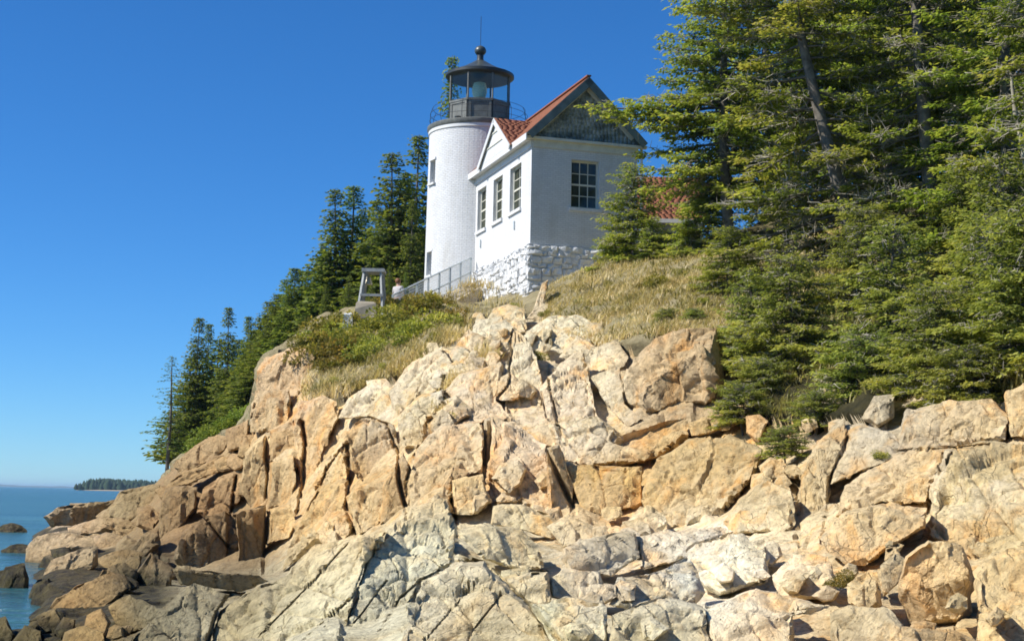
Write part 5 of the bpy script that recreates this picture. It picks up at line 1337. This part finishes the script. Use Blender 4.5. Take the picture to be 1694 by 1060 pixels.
FT = [(330,524,86,0,1.0,'twin-topped spruce behind the seaward end, beside the thin sparse spruce'),(347,534,88,1,.9,'narrow spruce just behind the twin-topped spruce'),
 (380,507,84,1,1.0,'pointed spire-like spruce standing over the brown cliff top'),(411,522,82,1,.95,'spruce between the pointed spire and the denser wood'),
 (315,590,88,2,1.4,None),(362,560,88,2,1.5,None),(396,560,86,2,1.5,None),(432,525,82,0,1.8,None),(446,498,82,2,1.7,None),(462,486,80,0,1.8,None),
 (488,443,78,1,1.9,'small-topped spruce stepping up from the low trees towards the tall pair'),(510,448,79,0,1.8,None),(530,425,80,2,1.6,None),(556,312,76,0,1.3,'left spruce of the tall pair above the bell frame'),
 (584,307,77,1,1.55,'right spruce of the tall pair above the bell frame'),(606,385,78,2,1.2,None),(628,395,80,3,1.2,None),(650,252,74,0,1.35,'tallest clear-topped spruce left of the tower'),
 (671,284,75,2,1.1,'spruce filling the gap between the tallest spruce and the tower'),(693,222,80,1,1.25,'spruce half hidden by the left edge of the tower'),(748,92,84,3,.62,'spruce whose tip shows beside the black lantern'),
 (540,470,72,2,.9,None),(578,455,71,0,.9,None),(615,470,70,2,.9,None),(645,440,70,0,.9,None),(672,450,69,2,.9,None),(500,520,74,2,.9,None),(690,470,71,0,.8,None),(420,545,80,0,1.7,None),(474,462,83,0,1.7,None),(500,446,82,1,1.8,None),(455,505,78,2,1.6,None),(480,480,77,2,1.5,None),(440,520,79,1,1.8,None),(536,400,83,1,1.2,None),(600,345,82,3,1.1,None),(622,330,84,1,1.1,None),(638,345,76,2,.9,None),(682,330,72,3,.9,None)]
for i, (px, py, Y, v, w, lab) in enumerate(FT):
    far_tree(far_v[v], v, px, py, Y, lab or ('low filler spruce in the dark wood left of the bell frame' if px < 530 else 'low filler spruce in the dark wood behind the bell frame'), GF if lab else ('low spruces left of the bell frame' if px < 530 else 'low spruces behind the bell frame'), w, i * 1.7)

# --- the big weathered spruces on the right
GR = 'big spruces on the right of the slope'
t1b = place(1422, 408, 42.5); t2b = place(1546, 388, 41.5)
g1 = spruce(201, 12.5, 3.7, 1.5, 150, .13, .20, .078, thin=.7, lean=(-2.1, .3), taper=.45, up=.25, droop=.4, dead=.55, r0=.22, flat=.9, tint_b=.12,
            extra=[(9.0, 3.1, 5.2, .05), (8.6, 3.25, 4.0, .0), (5.6, 3.0, 3.9, -.1), (2.3, 3.3, 3.8, -.12), (1.6, 3.0, 4.2, -.2), (1.3, 3.5, 4.0, -.22), (1.0, 2.8, 3.8, -.15)])
g2 = spruce(202, 13.5, 3.4, 2.0, 150, .13, .20, .078, thin=.7, lean=(-.5, .2), taper=.45, up=.25, droop=.4, dead=.62, r0=.24, flat=.9, tint_b=.12)
g3 = spruce(203, 13.0, 3.6, 1.0, 150, .13, .21, .082, lean=(.4, 0), taper=.5, up=.3, droop=.38, dead=.35, flat=.9, tint_b=.1)
g4 = spruce(204, 12.0, 3.2, 2.3, 160, .13, .21, .085, lean=(-.3, 0), taper=.55, up=.3, droop=.38, dead=.25, flat=.9, tint_b=.1,
            extra=[(5.1, 3.22, 4.7, .02), (5.0, 3.12, 4.2, .0), (4.8, 3.3, 3.9, -.02), (5.2, 3.05, 3.4, .04), (4.5, 3.4, 3.2, -.05)])
o1 = spruce_obj(g1, M['spruce_near'], t1b, 'big spruce with a leaning grey trunk, its lowest boughs over the grass', GR)
o2 = spruce_obj(g2, M['spruce_near'], t2b, 'big spruce with a dark upright trunk and grey dead twigs, right of the leaning one', GR)
o3 = spruce_obj(g3, M['spruce_near'], place(1665, 400, 40), 'dense spruce filling the upper right corner', GR, 1.0)
o4 = spruce_obj(g4, M['spruce_near'], place(1207, 420, 49), 'spruce beside the house with one long bough across its gable', GR)
for (px, py, Y, src, s, rz, lab) in [(1275,380,55,o3,1.0,2.1,'spruce behind the leaning trunk, seen through its boughs'),(1370,340,56,o4,1.15,1.9,'spruce behind the gap of sky between the two big trunks'),
     (1470,320,54,o3,1.05,4.0,'spruce behind the white rock on the slope'),(1590,330,50,o4,1.2,2.6,'spruce between the dark upright trunk and the corner tree'),(1730,380,36,o2,.9,3.6,'spruce with a pale dead stem at the right edge'),
     (1650,300,52,o3,1.15,.4,'rearmost spruce of the upper right corner'),(1850,380,44,o4,1.05,3.3,'spruce whose left boughs close the right edge of the picture'),(1420,300,60,o3,1.1,5.2,'tall spruce far up the slope between the trunks'),(1540,290,58,o4,1.2,.9,'tall spruce far up the slope right of the dark trunk')]:
    tree_copy(src, place(px, py, Y), (s, s, s), rz, lab, GR)
stm = P(1680, 190, 37.5); ste = P(1694, 246, 37.5); fz = place(1712, 420, 37.5)
MB().tube([fz, (fz + ste) / 2 + (.1, 0, 0), ste, stm, P(1672, 120, 37.5)], [.14, .11, .09, .07, .03], 7).tube([ste, ste + (-.5, -.2, .2)], [.03, .01], 5).build('dead_stem', M['dead'], None, label='bare pale dead stem among the branches at the right edge', cat='dead tree', smooth=60)

# --- young spruces on the slope
y1 = spruce(301, 3.2, 1.5, .1, 85, .10, .15, .055, taper=.55, up=.4, droop=.2, dens=1.1, flat=.7, tint_b=.1, dead=.22)
y2 = spruce(302, 3.2, 2.0, .1, 85, .10, .16, .058, taper=.4, up=.3, droop=.25, dens=1.1, flat=.8, tint_b=.12, dead=.22)
y3 = spruce(303, 1.6, 1.7, .05, 62, .10, .15, .055, taper=.3, up=.3, droop=.1, dens=1.2, flat=.9, tint_b=.12, dead=.22)
YS = [(1610,440,None,1,.9,'b','young spruce right of the dark upright trunk'),(1047,424,53,0,1.12,None,'young spruce against the shaded wall right of its window'),(1078,424,52,0,.50,None,'second young spruce against the wall, right of the taller one'),(1098,424,52,1,.36,None,'low young spruce below the red-brown roof'),(1020,418,54,2,.55,None,'scrubby spruce at the foot of the shaded wall'),(1140,420,50,0,.42,None,'young spruce right under the red-brown roof'),(1172,418,50,1,.85,None,'young spruce hiding the right end of the red-brown roof'),
 (1228,690,None,2,.50,'b','bright green dwarf spruce spreading beside the big angular boulder'),(1298,742,None,2,.34,'b','tiny spruce in the gully mouth'),(1102,532,None,2,.28,'b','bright low spruce sprig on top of the big angular boulder'),(1148,528,None,2,.25,'b','small spruce sprig just right of the one on the boulder'),
 (1205,480,None,1,.62,None,'spreading young spruce at the edge of the dry grass'),(1240,600,None,0,.72,'b','rounded green spruce right of the angular boulder'),(1310,600,None,1,.85,'b','broad young spruce at the top of the gully'),
 (1430,640,None,2,.75,'b','low spruce over the cream ledge'),(1480,590,None,0,1.0,'b','tall young spruce in the middle of the thicket'),(1545,640,None,1,.65,'b','shady low spruce at the top of the ledge'),
 (1602,655,None,2,.62,'b','grey-green dwarf spruce at the lip of the ledge'),(1640,600,None,0,1.0,'b','young spruce above the right-hand ledge'),(1790,600,None,1,1.0,'b','young spruce just past the right edge above the ledge'),(1700,610,None,1,.95,'b','young spruce at the right edge above the ledge'),
 (1430,500,None,1,.85,'b','layered young spruce below the leaning trunk'),(1660,500,None,0,1.15,'b','larger young spruce under the corner tree'),
 (1350,690,None,2,.4,'b','small spruce over the grey rock in the gully'),(1265,650,None,2,.55,'b','dark dwarf spruce at the left of the gully')]
yp = {}
for i, (px, py, Y, v, s, m_, lab) in enumerate(YS):
    loc = place(px, py, Y, .1, 22); key = (v, m_); rz = i * 1.3
    if key not in yp: yp[key] = spruce_obj((y1, y2, y3)[v], M['spruce_blue'] if m_ else M['spruce_near'], loc, lab, 'young spruces on the slope', rz, s, name='young_spruce')
    else: tree_copy(yp[key], loc, (s, s, s * .95), rz, lab, 'young spruces on the slope')

# ---------------------------------------------------------------- leafy shrubs of the bank left of the house
def shrub(seed, n, L=.11, W=.055, shape=(1, 1, .75), clumps=9):
    rs = np.random.default_rng(seed); cc = unit(rs.normal(0, 1, (clumps, 3))); cc[:, 2] = np.abs(cc[:, 2]); cc *= rs.uniform(.3, .75, (clumps, 1)); k = rs.integers(0, clumps, n)
    o = unit(rs.normal(0, 1, (n, 3))); p = cc[k] + o * (rs.uniform(.55, 1, n) ** .5 * rs.uniform(.22, .42, clumps)[k])[:, None]
    p[:, 2] = np.abs(p[:, 2]); p *= np.array(shape)
    d = unit(o + rs.normal(0, .5, (n, 3)) + np.array([0, 0, .3])); nr = unit(rs.normal(0, .6, (n, 3)) + np.array([0, -.2, 1.0]))
    v, f = kites(p, d, nr, L * rs.uniform(.6, 1.4, n), W * rs.uniform(.6, 1.4, n), rs)
    ct = rs.uniform(-.18, .18, clumps)
    t = np.clip(.25 + .5 * np.clip(p[:, 2], 0, 1) + ct[k] + rs.normal(0, .16, n), 0, 1)
    S = Tubes()
    for q in range(clumps): S.add([np.array([0, 0, -.1]), cc[q] * np.array(shape) * .5 + rs.normal(0, .04, 3), cc[q] * np.array(shape)], np.array([.018, .012, .006]), 4)
    return (v, f, np.repeat(t, 4)), (np.concatenate(S.v), np.concatenate(S.f))
sv_ = [shrub(401 + q, 1500, clumps=8 + q) for q in range(4)]
sp_ = {}
def put_shrub(v, mat, loc, s, rz, label, group, squash=1.0):
    if (v, mat) not in sp_:
        o = empty('shrub', loc, label, 'shrub', group, rz); sp_[(v, mat)] = o
        for nm, g, mt in (('foliage', sv_[v][0], M[mat]), ('stems', sv_[v][1], M['bark'])):
            me = np_mesh(nm, g[0], g[1], mt, attrs={'tint': g[2]} if len(g) == 3 else None); c = bpy.data.objects.new(nm, me); C.objects.link(c); c.parent = o; c['kind'] = 'stuff'
        o.scale = (s, s, s * squash)
    else: tree_copy(sp_[(v, mat)], loc, (s, s, s * squash), rz, label, group)
rs = np.random.default_rng(77)
SB = [(505,598,.9),(530,592,.8),(552,588,.85),(575,582,.9),(520,572,.9),(548,562,.85),(596,570,.9),(620,575,.8),(640,560,.9),(662,552,.85),(600,548,.85),(628,540,.9),(655,530,.9),(680,545,.9),(700,548,.95),(722,540,.9),(742,530,.75),(690,522,.85),(665,508,.8),(640,512,.85),(715,512,.8),(735,505,.65),(560,540,.9),(540,548,.95),(580,545,.8),(645,500,.6),(690,500,.6),(585,560,.8),(675,565,.7),(612,590,.7),(585,602,.7),(540,610,.6),(560,606,.7)]
for i, (px, py, s) in enumerate(SB):
    loc = place(px, py, None, .12, 36)
    lab = {(735,505): 'leafy shrub nearest the white foundation at the top of the thicket', (742,530): 'shrub at the right end of the thicket, beside the dry grass', (505,598): 'shrub at the seaward end of the thicket, over the brown block', (560,540): 'shrub standing just left of the pale marker block', (585,560): 'shrub just below the pale marker block', (645,500): 'shrub hiding the right foot of the bell frame', (690,500): 'shrub under the lower end of the railing', (715,512): 'shrub in front of the tan ramp', (612,590): 'lowest shrub of the thicket, above the patch of tan grass', (628,540): 'shrub in front of the weathered concrete footing'}.get((px, py), 'leafy yellow-green shrub in the thicket on the bank between the cliff and the tower')
    put_shrub(i % 4, 'shrub', loc, s * rs.uniform(1.0, 1.4), rs.uniform(0, 6.28), lab, 'shrubs of the bank left of the tower', rs.uniform(.8, 1.1))
for i, (px, py, s) in enumerate([(338,738,.9),(352,728,1.0),(368,716,1.0),(384,704,1.0),(400,692,1.0),(414,680,.9),(360,740,.8),(326,744,.8),(395,715,.7)]):
    loc = place(px, py, 62, .1); loc[2] = P(px, py, 62)[2] - .3
    put_shrub(i % 4, 'shrub_green', loc, s * 1.1, i * 1.1, 'bright green shrub on the bank behind the brown cliff edge', 'green shrubs behind the cliff edge')
for i, (px, py, s, lab) in enumerate([(1008,470,.26,'small green shrub among the dry grass under the foundation'),(1130,455,.35,'dull green shrub at the top of the dry grass'),(1050,515,.24,'low weed clump near the bottom of the dry grass'),(960,500,.26,'low weed clump in the grass left of the slope'),(1160,500,.3,'green shrub where the dry grass meets the young spruces'),(765,520,.42,'shrub at the foot of the whitewashed foundation'),(720,560,.42,'straggly shrub over the white rocks'),(780,500,.4,'yellowish shrub between the ramp and the foundation'),(640,610,.35,'weed clump in the patch of tan grass'),(560,635,.35,'weed clump above the white ridge'),(1095,472,.62,'yellow-flowered bush in the dry grass of the slope'),(1060,478,.42,'small yellowish bush left of the yellow-flowered one'),(882,592,.40,'small grey-green tuft of leaves in a crack below the house'),(1395,960,.22,'green weed growing between the boulders at the lower right'),(735,690,.3,'low plant in the gully of the white rocks'),(1455,752,.2,'green tuft on the cream ledge'),(905,520,.3,'dark bush in the hollow under the house corner'),(850,512,.35,'leafy plant at the foot of the white foundation'),(1192,560,.55,'dull green bush above the angular boulder')]):
    put_shrub(i % 4, 'shrub' if i != 3 else 'shrub_green', place(px, py, None, .05, 14), s, i * .9, lab, None)

# ---------------------------------------------------------------- dry grass
def grass(name, polys, n, h, w, label, seed, ymin, t_mean=.6):
    rs = np.random.default_rng(seed); pts = []
    for poly, share in polys:
        poly = np.array(poly, float); lo, hi = poly.min(0), poly.max(0); m = int(n * share); q = np.zeros((0, 2))
        while len(q) < m:
            c = rs.uniform(lo, hi, (m, 2)); q = np.concatenate([q, c[inpoly(c[:, 0], c[:, 1], poly)]])
        q = q[:m]; Y = hit(q[:, 0], q[:, 1], ymin); pts.append(P(q[:, 0], q[:, 1], Y))
    p = np.concatenate(pts); cl_ = fbm(p * 1.3, 3, seed); keep_ = cl_ + rs.normal(0, .2, len(p)) > -.28; p = p[keep_]; cl_ = cl_[keep_]
    n = len(p); p = p + rs.normal(0, .05, (n, 3)); p[:, 2] -= .06
    H_ = h * rs.uniform(.5, 1.25, n) * (1 + .8 * cl_); az = rs.uniform(0, 6.283, n); d = np.stack([np.cos(az), np.sin(az), np.zeros(n)], 1)
    s = np.stack([-d[:, 1], d[:, 0], np.zeros(n)], 1) * (w * rs.uniform(.6, 1.3, n))[:, None] / 2
    bend = rs.uniform(.3, 1.5, n)[:, None] * H_[:, None]; up = np.array([0, 0, 1.0])
    v = np.stack([p - s, p + s, p + s * .7 + d * bend * .3 + up * (H_ * .6)[:, None], p - s * .7 + d * bend * .3 + up * (H_ * .6)[:, None], p + d * bend + up * H_[:, None]], 1).reshape(-1, 3)
    i = np.arange(n)[:, None] * 5
    t = np.clip(t_mean + .75 * fbm(p * .6, 3, seed + 5) + rs.normal(0, .14, n), 0, 1); tv = np.repeat(t, 5); tv[4::5] += .12
    return np_obj(name, v, [i + np.array([[0, 1, 2, 3]]), i + np.array([[3, 2, 4]])], M['straw'], attrs={'tint': np.clip(tv, 0, 1)}, kind='stuff', label=label, loc=np.array([0., 0, 0]))
grass('dry_grass', [([(905,500),(895,462),(985,410),(1050,395),(1180,400),(1240,470),(1195,555),(1060,550),(1000,570),(960,565),(900,545)], .72), ([(1200,440),(1300,420),(1380,340),(1440,380),(1400,470),(1300,560),(1230,560)], .18), ([(1290,392),(1340,345),(1410,345),(1412,392)], .08)], 44000, .17, .028, 'straw coloured dry grass on the slope below the house', 5, 33, .66)
grass('dry_grass', [([(590,640),(610,600),(660,560),(700,560),(700,590),(650,615)], .22), ([(490,665),(505,620),(560,600),(600,610),(580,650),(520,660)], .16), ([(720,560),(750,525),(775,520),(780,545),(740,570)], .10), ([(700,690),(740,630),(800,570),(830,590),(770,640),(730,690)], .14), ([(700,495),(780,460),(870,490),(860,520),(770,525),(720,545)], .22)], 8000, .22, .03, 'straw coloured dry grass on the bank left of the house', 6, 33, .6)
grass('weeds', [([(900,500),(985,420),(1190,420),(1220,500),(1180,550),(960,560)], .55), ([(500,650),(600,590),(700,540),(760,530),(690,600),(600,640)], .45)], 12000, .18, .05, 'dull green weeds scattered through the dry grass', 8, 33, .12)
grass('shady_undergrowth', [([(1200,560),(1300,440),(1900,380),(1900,620),(1450,650),(1330,690),(1240,680)], 1.0)], 18000, .30, .04, 'dull undergrowth beneath the spruces', 7, 24, .1)
print('SPRUCE tris', NTRI[0])
# ---------------------------------------------------------------- sea air
hz = bpy.data.materials.new('sea_haze'); hz.use_nodes = True; hz.node_tree.nodes.clear()
ho = hz.node_tree.nodes.new('ShaderNodeOutputMaterial'); hv = hz.node_tree.nodes.new('ShaderNodeVolumePrincipled')
hv.inputs['Color'].default_value = (0.58, 0.82, 1.0, 1); hv.inputs['Density'].default_value = 0.00009; hv.inputs['Anisotropy'].default_value = 0.2
hz.node_tree.links.new(hv.outputs[0], ho.inputs['Volume'])
MB().box((-30000, -450, -5.6), (30000, 28000, 33.0)).build('haze', hz, None, kind='stuff', label='pale sea haze over the water')
